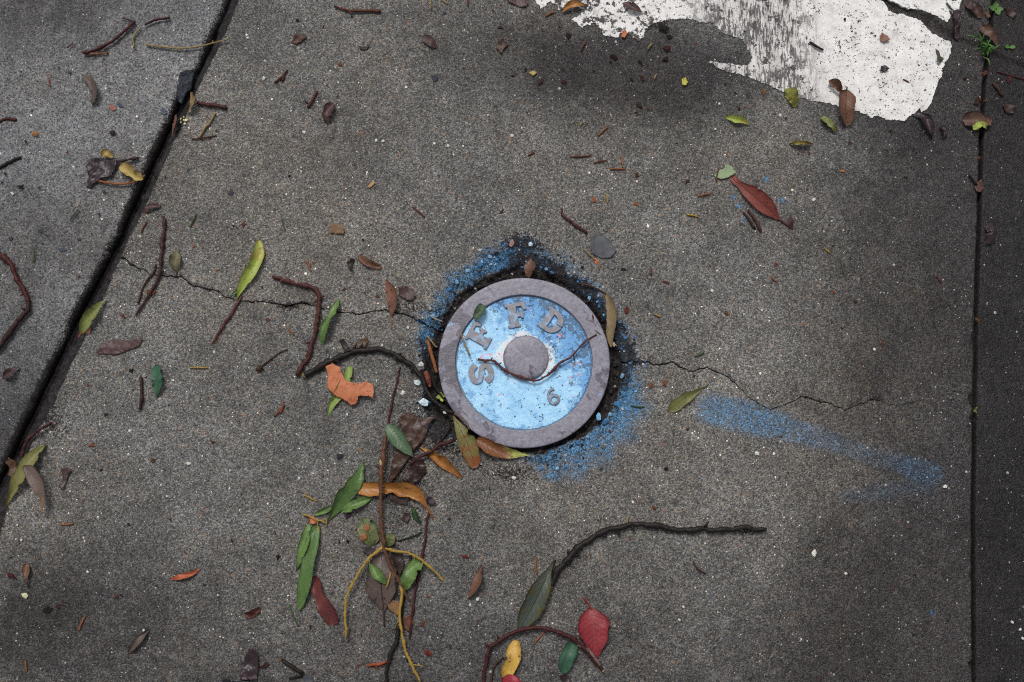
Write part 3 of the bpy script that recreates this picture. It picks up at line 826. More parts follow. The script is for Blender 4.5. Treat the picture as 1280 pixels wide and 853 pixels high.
_lm = {}
def leaf_mat(c1, c2, c3, grad=0.0, edge=0.0, spots=0.5, rough=0.38, vein=1.0):
    """c1 main colour, c2 second colour (grad: towards the tip, edge: towards the margin, else blotches), c3 spots"""
    def tone(c):
        l = 0.3 * c[0] + 0.59 * c[1] + 0.11 * c[2]
        return tuple(0.60 * (0.90 * x + 0.10 * l) for x in c)
    c1, c2, c3 = tone(c1), tone(c2), tone(c3)
    key = (c1, c2, c3, grad, edge, spots, rough, vein)
    if key in _lm:
        return _lm[key]
    m, n = material('leaf_surface')
    v0 = n.coord()
    cmb = n.new('ShaderNodeCombineXYZ')
    rr = n.rand()
    n.put(cmb.inputs[0], n.m('MULTIPLY', rr, 5.0)); n.put(cmb.inputs[1], n.m('MULTIPLY', rr, 2.3))
    add = n.new('ShaderNodeVectorMath', operation='ADD')
    n.put(add.inputs[0], v0); n.put(add.inputs[1], cmb.outputs[0])
    v = add.outputs[0]
    t, s = n.attr('t'), n.m('ABSOLUTE', n.attr('s'))
    big = n.noise(v, 75, 5, 0.65)
    fine = n.noise(v, 420, 4, 0.7)
    w = n.m('ADD', n.m('MULTIPLY', n.m('SUBTRACT', big, 0.5), 1.5), 0.30)
    if grad:
        w = n.m('ADD', w, n.m('MULTIPLY', n.m('SUBTRACT', t if grad > 0 else n.m('SUBTRACT', 1.0, t), 0.5), 1.6 * abs(grad)))
    if edge:
        w = n.m('ADD', w, n.m('MULTIPLY', n.m('SUBTRACT', s, 0.55), 1.6 * edge))
    col = n.mix(n.rng(w, 0.25, 0.75), c1, c2)
    if spots > 0:
        sp = n.rng(n.m('ADD', n.noise(v, 190, 4, 0.7), n.m('MULTIPLY', n.m('SUBTRACT', n.noise(v, 40, 2), 0.5), 0.4)), 0.70 - 0.12 * spots, 0.76 - 0.12 * spots)
        col = n.mix(n.m('MULTIPLY', sp, 0.85), col, c3)
    col = n.mix(1.0, col, n.ramp(fine, [(0.25, 0.72), (0.75, 1.22)]), 'MULTIPLY')
    # side veins
    ph = n.m('SUBTRACT', n.m('MULTIPLY', t, 62.0), n.m('MULTIPLY', s, 12.0))
    vn = n.m('POWER', n.m('ADD', n.m('MULTIPLY', n.m('SINE', ph), 0.5), 0.5), 5.0)
    col = n.mix(n.m('MULTIPLY', vn, 0.10 * vein), col, n.mix(0.22, c1, (0.5, 0.45, 0.3)))
    h = n.m('ADD', n.m('MULTIPLY', vn, 0.16 * vein), n.m('ADD', n.m('MULTIPLY', fine, 0.35), n.m('MULTIPLY', big, 0.9)))
    n.out(col, n.rng(fine, 0.3, 0.7, rough - 0.08, rough + 0.18), n.bump(h, 0.6, 0.0010), 0.22)
    _lm[key] = m
    return m

def rgb(r, g, b):
    f = lambda c: (c / 255) / 12.92 if c <= 10 else ((c / 255 + 0.055) / 1.055) ** 2.4
    return (round(f(r), 4), round(f(g), 4), round(f(b), 4))

PROF = {
    'lance': [0.06, .34, .60, .80, .93, 1, .99, .93, .82, .66, .46, .24, .02],
    'ovate': [0.08, .55, .85, .98, 1, .97, .90, .80, .68, .54, .38, .20, .02],
    'obov': [0.06, .18, .32, .47, .62, .76, .88, .97, 1, .96, .82, .55, .06],
    'oval': [0.10, .62, .86, .96, 1, 1, .99, .97, .93, .85, .72, .50, .06],
    'torn': [0.55, .85, 1, .92, .97, .88, .95, .84, .9, .72, .8, .6, .35],
    'strap': [0.5, .8, .95, 1, 1, .98, 1, .97, .95, .9, .8, .6, .15],
    'hook': [.5, .75, .9, 1, .95, .85, .6, .3, .16, .13, .12, .11, .1],
}

def leaf_geo(axis, width, prof, lift, arch, tip, cup, fold, wave, seed, whole=False, nk=34, mk=9, thick=0.0004):
    rs = random.Random(seed)
    P = spline([G(*a, lift) for a in axis], nk)
    pr = PROF[prof] if isinstance(prof, str) else prof
    w_at = np.interp(np.linspace(0, 1, nk), np.linspace(0, 1, len(pr)), pr)
    ph = [rs.uniform(0, 6.28) for _ in range(4)]
    bites = [(rs.uniform(.15, .9), rs.choice([-1, 1]), rs.uniform(.2, .55), rs.uniform(.018, .05)) for _ in range(0 if whole else rs.choice([0, 1, 2, 2]))]
    cup = cup + rs.uniform(-0.0008, 0.0022); curl = rs.uniform(-0.0015, 0.002)
    top, T, S = [], [], []
    for i, p in enumerate(P):
        t = i / (nk - 1)
        tg = (P[min(i + 1, nk - 1)] - P[max(i - 1, 0)]); tg.z = 0
        tg = tg.normalized() if tg.length > 1e-9 else Vector((1, 0, 0))
        nr = Vector((-tg.y, tg.x, 0))
        hw = width * MM * w_at[i] / 2
        jl = 1 + 0.05 * rs.uniform(-1, 1) + 0.05 * math.sin(17 * t + ph[0])
        jr = 1 + 0.05 * rs.uniform(-1, 1) + 0.05 * math.sin(15 * t + ph[1])
        for bt, bs, bd, bw in bites:
            k_ = 1 - bd * math.exp(-((t - bt) / bw) ** 2)
            if bs > 0: jl *= k_
            else: jr *= k_
        for j in range(mk):
            s = 2 * j / (mk - 1) - 1
            q = p + nr * (s * hw * (jl if s > 0 else jr))
            z = arch * math.sin(math.pi * t) + tip * t * t + cup * s * s * (hw / (width * MM / 2)) + fold * s * math.sin(math.pi * t)
            z += curl * s ** 3 * math.sin(3 * t + ph[0])
            z += wave * (math.sin(9 * t + ph[2] + 2 * s) * 0.6 + math.sin(21 * t + ph[3]) * 0.4 * abs(s))
            z = z * 1.45 - 0.0003 * math.exp(-(s / 0.12) ** 2)
            top.append(Vector((q.x, q.y, max(p.z + z, p.z - lift + 0.0009))))
            T.append(t); S.append(s)
    n = len(top)
    vs = top + [v - Vector((0, 0, thick)) for v in top]
    fs = []
    for i in range(nk - 1):
        for j in range(mk - 1):
            a = i * mk + j
            fs.append((a, a + mk, a + mk + 1, a + 1)[::-1])
            fs.append((a + n, a + mk + n, a + mk + 1 + n, a + 1 + n))
    rim = [j for j in range(mk)] + [i * mk + mk - 1 for i in range(1, nk)] + [(nk - 1) * mk + j for j in range(mk - 2, -1, -1)] + [i * mk for i in range(nk - 2, 0, -1)]
    for a, b in zip(rim, rim[1:] + rim[:1]):
        fs.append((a, b, b + n, a + n))
    mid = [top[i * mk + mk // 2] for i in range(nk)]
    return vs, fs, T + T, S + S, mid

def tube_geo(P, radii, sides=8, rough=0.0, seed=0, knots=()):
    rs = random.Random(seed)
    vs, fs = [], []
    n = len(P)
    if n > 16 and not knots:
        knots = [(rs.random(), rs.uniform(.12, .32)) for _ in range(max(2, n // 9))]
    rr = np.interp(np.linspace(0, 1, n), np.linspace(0, 1, len(radii)), radii)
    up = Vector((0, 0, 1))
    for i, p in enumerate(P):
        t = (P[min(i + 1, n - 1)] - P[max(i - 1, 0)]).normalized()
        a = t.cross(up)
        a = a.normalized() if a.length > 1e-6 else Vector((1, 0, 0))
        b = a.cross(t).normalized()
        k = i / (n - 1)
        r = rr[i] * (1 + rough * rs.uniform(-1, 1)) * (1 + sum(h * math.exp(-((k - c) / 0.018) ** 2) for c, h in knots))
        for j in range(sides):
            an = 2 * math.pi * j / sides
            vs.append(p + a * (math.cos(an) * r) + b * (math.sin(an) * r))
    for i in range(n - 1):
        for j in range(sides):
            q = (j + 1) % sides
            fs.append((i * sides + j, i * sides + q, (i + 1) * sides + q, (i + 1) * sides + j))
    fs.append(tuple(range(sides))[::-1]); fs.append(tuple((n - 1) * sides + j for j in range(sides)))
    return vs, fs

def rel(vs, o):
    return [v - o for v in vs]

_bm = {}
def bark_mat(c, rough=0.5, var=0.5):
    key = (c, rough, var)
    if key not in _bm:
        l0 = 0.3 * c[0] + 0.59 * c[1] + 0.11 * c[2]
        c = tuple(0.42 * (0.88 * x + 0.12 * l0) for x in c)
        d = tuple(x * (1 - 0.95 * var) for x in c); l = tuple(min(1, x * (1 + 1.1 * var)) for x in c)
        _bm[key] = simple_mat('twig_bark', [(0.3, d), (0.5, c), (0.72, l)], 230, (rough - 0.12, rough + 0.15), 0.6, 0.0012)
    return _bm[key]

_seed = [100]
def leaf(axis, width, prof, mat, label, lift=0.0012, arch=0.003, tip=0.0, cup=0.0012, fold=0.0, wave=0.0008, rib=None, stalk=None, stalk_c=None, stalk_r=1.1, name='fallen_leaf', cat='leaf', group=None, whole=False):
    _seed[0] += 1
    vs, fs, T, S, mid = leaf_geo(axis, width, prof, lift, arch, tip, cup, fold, wave, _seed[0], whole)
    base = Vector((mid[0].x, mid[0].y, 0))
    if rib is None and stalk is None:
        o = mesh_obj(name, rel(vs, base), fs, mat, None, base, {'t': T, 's': S})
        return tag(o, label, cat, group)
    e = empty(name, base, label, cat, group)
    mesh_obj('blade', rel(vs, base), fs, mat, e, (0, 0, 0), {'t': T, 's': S})
    if rib is not None:
        P = [p + Vector((0, 0, 0.00005)) for p in mid[:-2]]
        r0 = max(0.00045, width * MM * 0.022)
        v2, f2 = tube_geo(P, [r0, r0 * 0.75, r0 * 0.4], 6)
        mesh_obj('midrib', rel(v2, base), f2, bark_mat(rib, 0.45, 0.3), e)
    if stalk is not None:
        P = spline([G(*a, lift + 0.0008) for a in stalk], 14)
        v2, f2 = tube_geo(P, [stalk_r * MM, stalk_r * MM * 0.8], 7, 0.06, _seed[0])
        mesh_obj('stalk', rel(v2, base), f2, bark_mat(stalk_c or rib, 0.5, 0.4), e)
    return e

def shard(outline, mat, label, lift=0.0012, curl=0.003, rough=0.0012, thick=0.0005, name='fallen_leaf', cat='leaf', jagamp=0.0008, step=0.0022, group=None, parent=None, dome=0.0):
    """an irregular scrap: roughened outline, buckled surface, real thickness"""
    _seed[0] += 1
    sd = _seed[0]
    pts = [G(*p).to_2d() for p in outline]
    lp = jag(pts, step, jagamp, sd)
    bx = [p.x for p in lp]; by = [p.y for p in lp]
    cx, cy = sum(bx) / len(bx), sum(by) / len(by)
    ex = max(max(bx) - min(bx), max(by) - min(by)) / 2
    vs = [Vector((p.x, p.y)) for p in lp]
    es = [(i, (i + 1) % len(lp)) for i in range(len(lp))]
    x = min(bx)
    rs = random.Random(sd)
    while x < max(bx):
        y = min(by)
        while y < max(by):
            vs.append(Vector((x + rs.uniform(-.3, .3) * step, y + rs.uniform(-.3, .3) * step)))
            y += step * 1.15
        x += step * 1.15
    v2, e2, f2, *_ = delaunay_2d_cdt(vs, es, [], 1, 1e-7)
    xs = np.array([p.x for p in v2]); yv = np.array([p.y for p in v2])
    a = rs.uniform(0, 6.28)
    u = ((xs - cx) * math.cos(a) + (yv - cy) * math.sin(a)) / ex
    w = (-(xs - cx) * math.sin(a) + (yv - cy) * math.cos(a)) / ex
    z = lift + curl * np.clip(u, -1.2, 1.2) ** 2 + dome * np.clip(1 - u * u - w * w, 0, 1) + rough * 2.2 * (fbm(xs * 110 + sd, yv * 110, 3) - 0.35) + rough * (fbm(xs * 330 + sd, yv * 330, 2) - 0.5)
    z = np.maximum(z, 0.0007)
    n = len(v2)
    base = Vector((cx, cy, 0))
    V = [Vector((xs[i] - cx, yv[i] - cy, z[i])) for i in range(n)]
    V += [p - Vector((0, 0, thick)) for p in V]
    F = [list(f) for f in f2] + [[i + n for i in reversed(f)] for f in f2]
    E = set()
    for f in f2:
        for i in range(len(f)):
            E.add((f[i], f[(i + 1) % len(f)]))
    for (p, q) in E:
        if (q, p) not in E:
            F.append([q, p, p + n, q + n])
    T = list((u + 1) / 2) * 2; S = list(np.clip(w, -1, 1)) * 2
    if parent is not None:
        o = mesh_obj(name, V, F, mat, parent, base - parent.location, {'t': T, 's': S})
        return o
    o = mesh_obj(name, V, F, mat, None, base, {'t': T, 's': S})
    return tag(o, label, cat, group)

def twig_tube(pts, r, seed, lift=0.0, arch=0.0, wig=0.5, knots=(), sides=9, gap=None):
    L = sum((G(*a) - G(*b)).length for a, b in zip(pts[:-1], pts[1:]))
    k = max(8, int(L / 0.0032))
    rm = max(r) * MM if isinstance(r, (list, tuple)) else r * MM
    P3 = []
    for i, p in enumerate(pts):
        z = p[2] * 0.001 if len(p) > 2 else 0.0
        P3.append(G(p[0], p[1], 0) + Vector((0, 0, rm * 0.92 + lift + z)))
    P = spline(P3, k)
    rs = random.Random(seed)
    dx = dy = 0
    for i, p in enumerate(P):
        dx = dx * 0.75 + rs.uniform(-1, 1) * wig * rm * 0.55; dy = dy * 0.75 + rs.uniform(-1, 1) * wig * rm * 0.55
        p += Vector((dx, dy, arch * math.sin(math.pi * i / (k - 1))))
    rad = [q * MM for q in r] if isinstance(r, (list, tuple)) else [r * MM, r * MM]
    vs, fs = tube_geo(P, rad, sides, 0.19, seed, list(knots) + [(rs.random(), rs.uniform(.15, .45)) for _ in range(k // 9)])
    if k > 14 and rm > 0.0013:                      # buds and snapped-off spurs along the stem
        for _ in range(k // 8):
            i = rs.randrange(2, k - 2)
            t = (P[i + 1] - P[i - 1]).normalized()
            sd = t.cross(Vector((0, 0, 1))) * rs.choice([-1, 1]) + t * rs.uniform(.1, 1.0) + Vector((0, 0, rs.uniform(0, .6)))
            sd.normalize()
            L = rm * rs.uniform(1.5, 3.2)
            v2, f2 = tube_geo([P[i], P[i] + sd * L * .6, P[i] + sd * L], [rm * .6, rm * .5, rm * .2], 5)
            b = len(vs)
            vs += v2; fs += [tuple(q + b for q in f) for f in f2]
    return (vs, fs), P

def twig(pts, r, mat, label, branches=(), ends=(), lift=0.0004, arch=0.001, wig=0.55, knots=(), name='twig', cat='twig', group=None, extra=None):
    """branches: (pts, r, mat, part name); ends: (px, py, colour radius px) pale broken tips"""
    _seed[0] += 1
    (vs, fs), P = twig_tube(pts, r, _seed[0], lift, arch, wig, knots)
    base = Vector((P[0].x, P[0].y, 0))
    if not branches and not ends and not extra:
        o = mesh_obj(name, rel(vs, base), fs, mat, None, base)
        return tag(o, label, cat, group)
    e = empty(name, base, label, cat, group)
    mesh_obj('stem', rel(vs, base), fs, mat, e)
    for bp, br, bm_, bn in branches:
        _seed[0] += 1
        (v2, f2), _ = twig_tube(bp, br, _seed[0], lift, arch * 0.5, wig)
        mesh_obj(bn, rel(v2, base), f2, bm_, e)
    for end, col in ends:
        p, q = (P[0], P[1]) if end == 0 else (P[-1], P[-2])
        rr = (r[0] if end == 0 else r[-1]) * MM if isinstance(r, (list, tuple)) else r * MM
        d = (p - q).normalized()
        v2, f2 = tube_geo([p - d * 0.0018, p + d * 0.0002, p + d * 0.0016, p + d * 0.0028], [rr * 1.02, rr * 0.95, rr * 0.7, rr * 0.25], 8, 0.2, _seed[0])
        mesh_obj('broken_end', rel(v2, base), f2, bark_mat(col, 0.7, 0.4), e)
    return e

# palette
RED = rgb(150, 42, 52); DKRED = rgb(105, 28, 36)
BRN = rgb(112, 62, 44); DBRN = rgb(62, 36, 30); PURP = rgb(78, 56, 58); DPURP = rgb(52, 38, 46)
GRN = rgb(88, 122, 58); DGRN = rgb(52, 84, 46); YGRN = rgb(170, 188, 70); OLV = rgb(128, 128, 66); TEAL = rgb(52, 96, 72)
AMB = rgb(178, 116, 38); ORG = rgb(196, 104, 54); YEL = rgb(214, 168, 52); TAN = rgb(176, 148, 88)
BLK = rgb(34, 28, 28); SPOT = rgb(48, 32, 26)

M_RED = leaf_mat(RED, rgb(126, 34, 46), DKRED, 0.0, 0.4, 0.25, 0.36)
M_REDBR = leaf_mat(rgb(140, 66, 56), rgb(112, 44, 40), rgb(80, 30, 30), 0.3, 0.0, 0.4, 0.42)
M_YG = leaf_mat(YGRN, rgb(190, 166, 66), rgb(88, 74, 34), 0.35, 0.0, 0.9, 0.36)
M_GREEN = leaf_mat(GRN, DGRN, rgb(60, 52, 30), 0.0, 0.2, 0.25, 0.32)
M_GREEN2 = leaf_mat(rgb(104, 138, 66), rgb(74, 108, 52), rgb(70, 58, 34), 0.3, 0.0, 0.35, 0.32)
M_TEAL = leaf_mat(TEAL, rgb(72, 116, 84), rgb(60, 44, 30), 0.0, 0.2, 0.4, 0.35)
M_OLV = leaf_mat(OLV, rgb(146, 132, 70), rgb(80, 58, 34), -0.3, 0.0, 0.4, 0.4)
M_OLVG = leaf_mat(rgb(140, 146, 74), rgb(112, 122, 64), rgb(60, 44, 28), 0.0, 0.2, 0.25, 0.4)
M_PALE = leaf_mat(rgb(150, 172, 128), rgb(128, 152, 104), rgb(110, 84, 60), 0.0, 0.0, 0.3, 0.5)
M_BRN = leaf_mat(rgb(122, 84, 64), rgb(92, 58, 48), DBRN, 0.0, 0.0, 0.4, 0.42)
M_GBRN = leaf_mat(rgb(104, 88, 80), rgb(84, 68, 64), DBRN, 0.0, 0.2, 0.4, 0.42)
M_PURP = leaf_mat(rgb(88, 62, 62), rgb(66, 46, 50), DPURP, 0.0, 0.0, 0.4, 0.4)
M_DPURP = leaf_mat(rgb(58, 42, 50), rgb(46, 32, 40), BLK, 0.0, 0.0, 0.3, 0.3)
M_WET = leaf_mat(rgb(72, 44, 34), rgb(46, 30, 26), rgb(34, 22, 20), 0.0, 0.2, 0.5, 0.34)
M_AMB = leaf_mat(AMB, rgb(142, 80, 36), rgb(84, 42, 26), 0.3, 0.0, 0.5, 0.3)
M_ORG = leaf_mat(rgb(206, 118, 70), rgb(152, 72, 42), rgb(92, 46, 32), 0.25, 0.45, 0.55, 0.48, 0.9)
M_YEL = leaf_mat(YEL, rgb(120, 72, 32), rgb(90, 50, 30), 0.0, 0.1, 0.6, 0.35)
M_TAN = leaf_mat(rgb(190, 164, 84), rgb(160, 120, 60), rgb(100, 66, 40), 0.0, 0.2, 0.5, 0.42)
M_BRG = leaf_mat(rgb(126, 122, 66), rgb(150, 86, 46), rgb(96, 52, 34), 0.55, 0.0, 0.6, 0.28)
M_YGB = leaf_mat(rgb(132, 78, 42), rgb(186, 196, 88), rgb(100, 60, 34), 0.75, 0.0, 0.2, 0.3)
M_GREY = leaf_mat(rgb(84, 86, 94), rgb(70, 72, 80), rgb(50, 50, 56), 0.0, 0.0, 0.4, 0.45, 0.4)
M_DKG = leaf_mat(rgb(74, 84, 74), rgb(92, 84, 36), rgb(44, 36, 22), 0.0, 0.55, 0.5, 0.34)
M_GALL = leaf_mat(rgb(92, 106, 58), rgb(124, 112, 62), rgb(58, 42, 28), 0.0, 0.4, 0.6, 0.3)
M_GRGR = leaf_mat(rgb(90, 118, 88), rgb(74, 100, 64), rgb(66, 70, 40), 0.0, 0.3, 0.3, 0.3)
B_RED = bark_mat(rgb(92, 44, 40)); B_BRN = bark_mat(rgb(88, 56, 44)); B_BLK = bark_mat(rgb(48, 40, 38), 0.42)
B_GRY = bark_mat(rgb(132, 116, 110)); B_YEL = bark_mat(rgb(196, 158, 46), 0.45, 0.35); B_TAN = bark_mat(rgb(180, 152, 98), 0.6, 0.35)
B_ORG = bark_mat(rgb(176, 104, 54), 0.55, 0.35); B_PURP = bark_mat(rgb(72, 50, 52)); B_STEM = bark_mat(rgb(120, 78, 52), 0.45)
B_RORG = bark_mat(rgb(186, 84, 44), 0.5, 0.3); B_GRN = bark_mat(rgb(82, 104, 62), 0.5, 0.3); B_WINE = bark_mat(rgb(84, 36, 38), 0.42)
PALE = rgb(196, 176, 140)

# --- leaves on the middle slab
leaf([(739, 760), (741.5, 785), (744, 806), (745, 825)], 38, 'ovate', M_RED, 'smooth red oval leaf touched by the arched wine-red twig', arch=0.004, cup=0.003, wave=0.0008, whole=True, rib=rgb(196, 96, 92), stalk=[(730, 747), (733, 752), (737, 757), (739.5, 763)], stalk_c=rgb(160, 60, 60), stalk_r=1.4)
leaf([(915, 221), (919, 228), (928, 236), (944, 250), (960, 263), (976, 276)], 20, [.42, .40, .30, .52, .74, .9, .98, 1, .96, .85, .66, .36, .05], M_REDBR, 'rust-red pointed leaf lying against a torn pale green scrap', arch=0.006, cup=0.001, fold=0.003, wave=0.0006, rib=rgb(84, 34, 34), stalk=[(975, 275), (983, 281), (991, 286)], stalk_c=rgb(110, 64, 54))
shard([(892, 220), (899, 214), (906, 211), (905, 206), (910, 207), (914, 208), (917, 212), (920, 216), (913, 221), (906, 224), (901, 225), (896, 223)], M_PALE, 'torn pale green leaf scrap at the end of the rust-red leaf', curl=0.005)
leaf([(988, 271), (986, 279), (990, 287)], 7, 'lance', M_PURP, 'tiny folded dark leaflet at the rust-red leaf stalk tip', fold=0.003)
leaf([(296, 374), (305, 357), (318, 337), (325, 318), (324, 300)], 14, [.06, .3, .55, .75, .88, .97, 1, 1, .98, .92, .8, .6, .2], M_YG, 'lime-green spotted narrow leaf lying across the thin crack', arch=0.005, cup=0.001, fold=0.002)
leaf([(303, 360), (295, 366), (288, 372)], 4, 'lance', M_GREEN2, 'thin green strip split off beside the spotted lime leaf', arch=0.002)
leaf([(423, 373), (420, 387), (411, 402), (405, 417), (402, 431)], 12, [.1, .4, .75, .9, .8, .55, .7, .95, 1, .95, .8, .6, .3], M_GREEN2, 'twisted green leaf beside the kinked brown twig', arch=0.006, fold=0.004, wave=0.0015)
leaf([(100, 419), (109, 406), (119, 391), (127, 380), (132, 375)], 14, 'lance', M_OLVG, 'olive leaf bridging the wide dirt-filled joint', lift=0.004, arch=0.003, cup=0.002, rib=rgb(150, 150, 90), stalk=[(98, 422), (101, 417), (104, 412)], stalk_c=ORG, stalk_r=0.9)
leaf([(7, 634), (19, 612), (34, 585), (48, 566), (57, 556)], 18, [.04, .16, .3, .48, .66, .82, .93, 1, 1, .95, .8, .55, .12], M_OLV, 'yellow-green leaf pinned under a brown leaf by the wide joint', lift=0.002, arch=0.004, cup=0.002)
leaf([(29, 583), (39, 590), (48, 603), (54, 621), (52, 645)], 17, [.15, .6, .85, .97, 1, .95, .86, .74, .6, .45, .3, .16, .03], leaf_mat(rgb(108, 88, 82), rgb(150, 112, 76), rgb(90, 64, 50), 0.6, 0.0, 0.3, 0.4), 'curved grey-brown leaf lying on a yellow-green leaf', lift=0.0115, arch=0.004, cup=0.002)
leaf([(195, 456), (197, 470), (198, 484), (196, 498)], 17, [.1, .6, .85, .7, .95, 1, .8, .95, .8, .55, .4, .25, .1], M_TEAL, 'torn dark blue-green leaf alone on bare concrete', arch=0.004, fold=0.002, wave=0.0014)
shard([(120, 442), (129, 430), (144, 424), (160, 426), (180, 423), (175, 433), (164, 437), (155, 441), (144, 444)], M_PURP, 'flat ragged purple-brown leaf piece near the wide joint', curl=0.002, rough=0.0018)
shard([(110, 211), (115, 201), (130, 199.5), (143, 203), (151, 202), (146, 214), (142, 222), (129, 225), (121, 230), (115, 236), (109, 234), (113, 222)], M_DPURP, 'dark purple triangular leaf scrap under a yellow leaf', lift=0.005, curl=0.004, rough=0.0025)
twig([(148, 204), (160, 201.5), (175, 199.5)], [2.2, 1.4, 1.8], B_PURP, 'stubby dark stalk sticking out of the purple leaf scrap', lift=0.004)
leaf([(150, 208), (160, 213), (170, 220), (178, 225)], 14, [.35, .7, .9, 1, 1, .95, .95, .9, .8, .85, .9, .7, .3], M_TAN, 'folded yellow leaf on the dark purple scrap', lift=0.0065, arch=0.003, fold=0.003)
leaf([(127, 196), (134, 193), (142, 197)], 9, 'oval', M_TAN, 'small round yellow leaf at the edge of the purple scrap', lift=0.005, arch=0.003)
twig([(126, 228), (140, 231), (155, 232), (168, 230), (176, 226), (183, 221)], [1.6, 1.2], B_ORG, 'thin curved orange stalk below the folded yellow leaf', lift=0.004, wig=0.1)
leaf([(105, 96), (113, 102), (119, 113), (119, 122), (115, 131)], 11, 'strap', M_GBRN, 'curled grey-brown leaf alone on the smooth slab', lift=0.005, arch=0.004, fold=0.003)
leaf([(238, 115), (242, 123), (242, 132), (234, 143)], 9, 'lance', leaf_mat(rgb(150, 122, 72), rgb(110, 74, 46), SPOT, 0.3, 0, .3, .4), 'tan curled leaf wedged in the wide joint', lift=0.003, arch=0.004, fold=0.004)
leaf([(220, 142), (220, 155), (215, 171)], 8, 'lance', M_BRN, 'brown sliver leaf hanging into the wide joint', lift=0.002, fold=0.003)
leaf([(528, 46), (536, 52), (546, 60)], 11, 'oval', M_PURP, 'small flat purple-brown leaf between the stripe and a straight red twig', arch=0.003)
leaf([(417, 129), (411, 141), (408, 155)], 13, 'oval', M_PURP, 'small dull mauve leaf beside a short red-brown stick', arch=0.003, fold=0.001)
leaf([(703, 16), (709, 10), (719, 7), (734, 7)], 9, 'lance', M_AMB, 'amber leaf at the flaking tip of the white stripe', lift=0.003, arch=0.003)
leaf([(778, 4), (789, 10), (804, 16)], 11, 'lance', M_PURP, 'dark plum leaf lying on the flaking white paint', lift=0.003, arch=0.003)
leaf([(906, 146), (918, 151), (929, 153), (938, 157)], 9, 'lance', M_YG, 'small lime leaf below the thin white strip of paint', arch=0.003, fold=0.002)
leaf([(983, 111), (988, 121), (994, 134)], 12, 'strap', leaf_mat(rgb(140, 140, 52), rgb(104, 104, 44), rgb(60, 52, 26), 0, 0, .6, .35), 'crumpled olive-yellow leaf on the lower edge of the stripe', lift=0.002, arch=0.005, fold=0.004, wave=0.002)
leaf([(1059, 112), (1056, 124), (1055, 140), (1060, 157)], 22, [.08, .4, .75, .95, 1, 1, .98, .95, .9, .85, .75, .6, .3], M_BRN, 'stiff brown cupped leaf overhanging the edge of the stripe', lift=0.004, arch=0.006, cup=0.005, rib=rgb(80, 52, 42), stalk=[(1059, 109), (1058, 114), (1057, 118)], stalk_c=rgb(96, 62, 48), stalk_r=1.0)
leaf([(1036, 102), (1043, 108), (1051, 116)], 8, 'strap', M_BRN, 'curled brown scrap touching the stiff cupped leaf', lift=0.005, fold=0.004)
leaf([(1027, 147), (1035, 155), (1045, 165)], 11, 'torn', leaf_mat(rgb(130, 136, 74), rgb(104, 84, 50), SPOT, 0.5, 0, .5, .4), 'ragged yellow-green scrap beneath the stiff cupped leaf', wave=0.0015)
leaf([(986, 180), (1000, 181), (1017, 180)], 7, 'lance', leaf_mat(rgb(140, 130, 52), rgb(120, 84, 40), SPOT, 0.3, 0, .4, .4), 'narrow mustard leaf alone on the wet concrete', arch=0.002)
leaf([(1144, 141), (1154, 150), (1160, 160), (1165, 174)], 14, [.8, .6, .5, .7, .95, 1, .9, .95, .8, .6, .5, .3, .1], M_DPURP, 'blackish leaf tucked under the corner of the stripe', lift=0.002, arch=0.004, wave=0.0015)
leaf([(1176, 158), (1179, 166), (1180, 174)], 7, 'torn', M_DPURP, 'small blackish scrap near the stripe corner', wave=0.001)
leaf([(1194, 12), (1195, 26), (1193, 36), (1197, 49)], 10, 'torn', M_DPURP, 'crumbled blackish leaf at the end of the small paint piece', lift=0.003, wave=0.002)
leaf([(1208, 4), (1216, 12), (1227, 22)], 14, 'torn', leaf_mat(rgb(72, 50, 50), rgb(94, 60, 46), BLK, 0.4, 0, .4, .4), 'ragged maroon leaf between the small paint piece and the narrow joint', lift=0.001, wave=0.0015)
leaf([(1226, 34), (1236, 44), (1246, 56)], 12, 'torn', leaf_mat(rgb(104, 72, 58), rgb(80, 52, 46), BLK, 0, 0, .4, .4), 'brown leaf lying over the grass tuft', lift=0.006, wave=0.001)
leaf([(1204, 153), (1216, 150), (1229, 153), (1239, 149)], 19, 'torn', leaf_mat(rgb(106, 74, 58), rgb(74, 52, 52), BLK, -0.4, 0, .4, .4), 'wide brown leaf straddling the narrow joint', lift=0.002, arch=0.003, wave=0.0015)
leaf([(1216, 161), (1225, 157), (1233, 160)], 9, 'torn', M_YG, 'green-yellow scrap on the wide brown leaf over the joint', lift=0.006)
leaf([(482, 350), (488, 364), (491, 378), (489, 398)], 15, [.15, .35, .55, .75, .9, 1, 1, .95, .85, .66, .45, .22, .05], leaf_mat(rgb(134, 88, 70), rgb(104, 62, 52), DBRN, 0.2, 0, .4, .4), 'upright russet leaf standing across the thin crack', arch=0.005, fold=0.003, stalk=[(489, 396), (489, 411)], stalk_c=rgb(180, 130, 90), stalk_r=0.9)
shard([(499, 360), (507, 358), (516, 362), (520, 370), (514, 377), (507, 375), (499, 369)], M_PURP, 'small dark purple leaf beside the russet leaf', curl=0.004, rough=0.0015)
shard([(412, 283), (420, 279), (430, 285), (430, 293), (421, 293), (413, 292)], leaf_mat(rgb(134, 104, 72), rgb(112, 82, 58), DBRN, 0, 0, .3, .5), 'tan scrap of leaf alone above the crack', curl=0.003)
leaf([(449, 319), (456, 327), (466, 332), (477, 334)], 9, 'torn', M_BRN, 'rolled brown leaf fragment near the black curled crumb', lift=0.002, fold=0.003)
shard([(434, 330), (440, 324), (445, 325), (441, 332), (443, 338), (437, 337)], leaf_mat(rgb(48, 34, 32), rgb(60, 40, 36), BLK, 0, 0, .2, .4), 'black curled crumb of leaf above the crack', curl=0.006, rough=0.002)
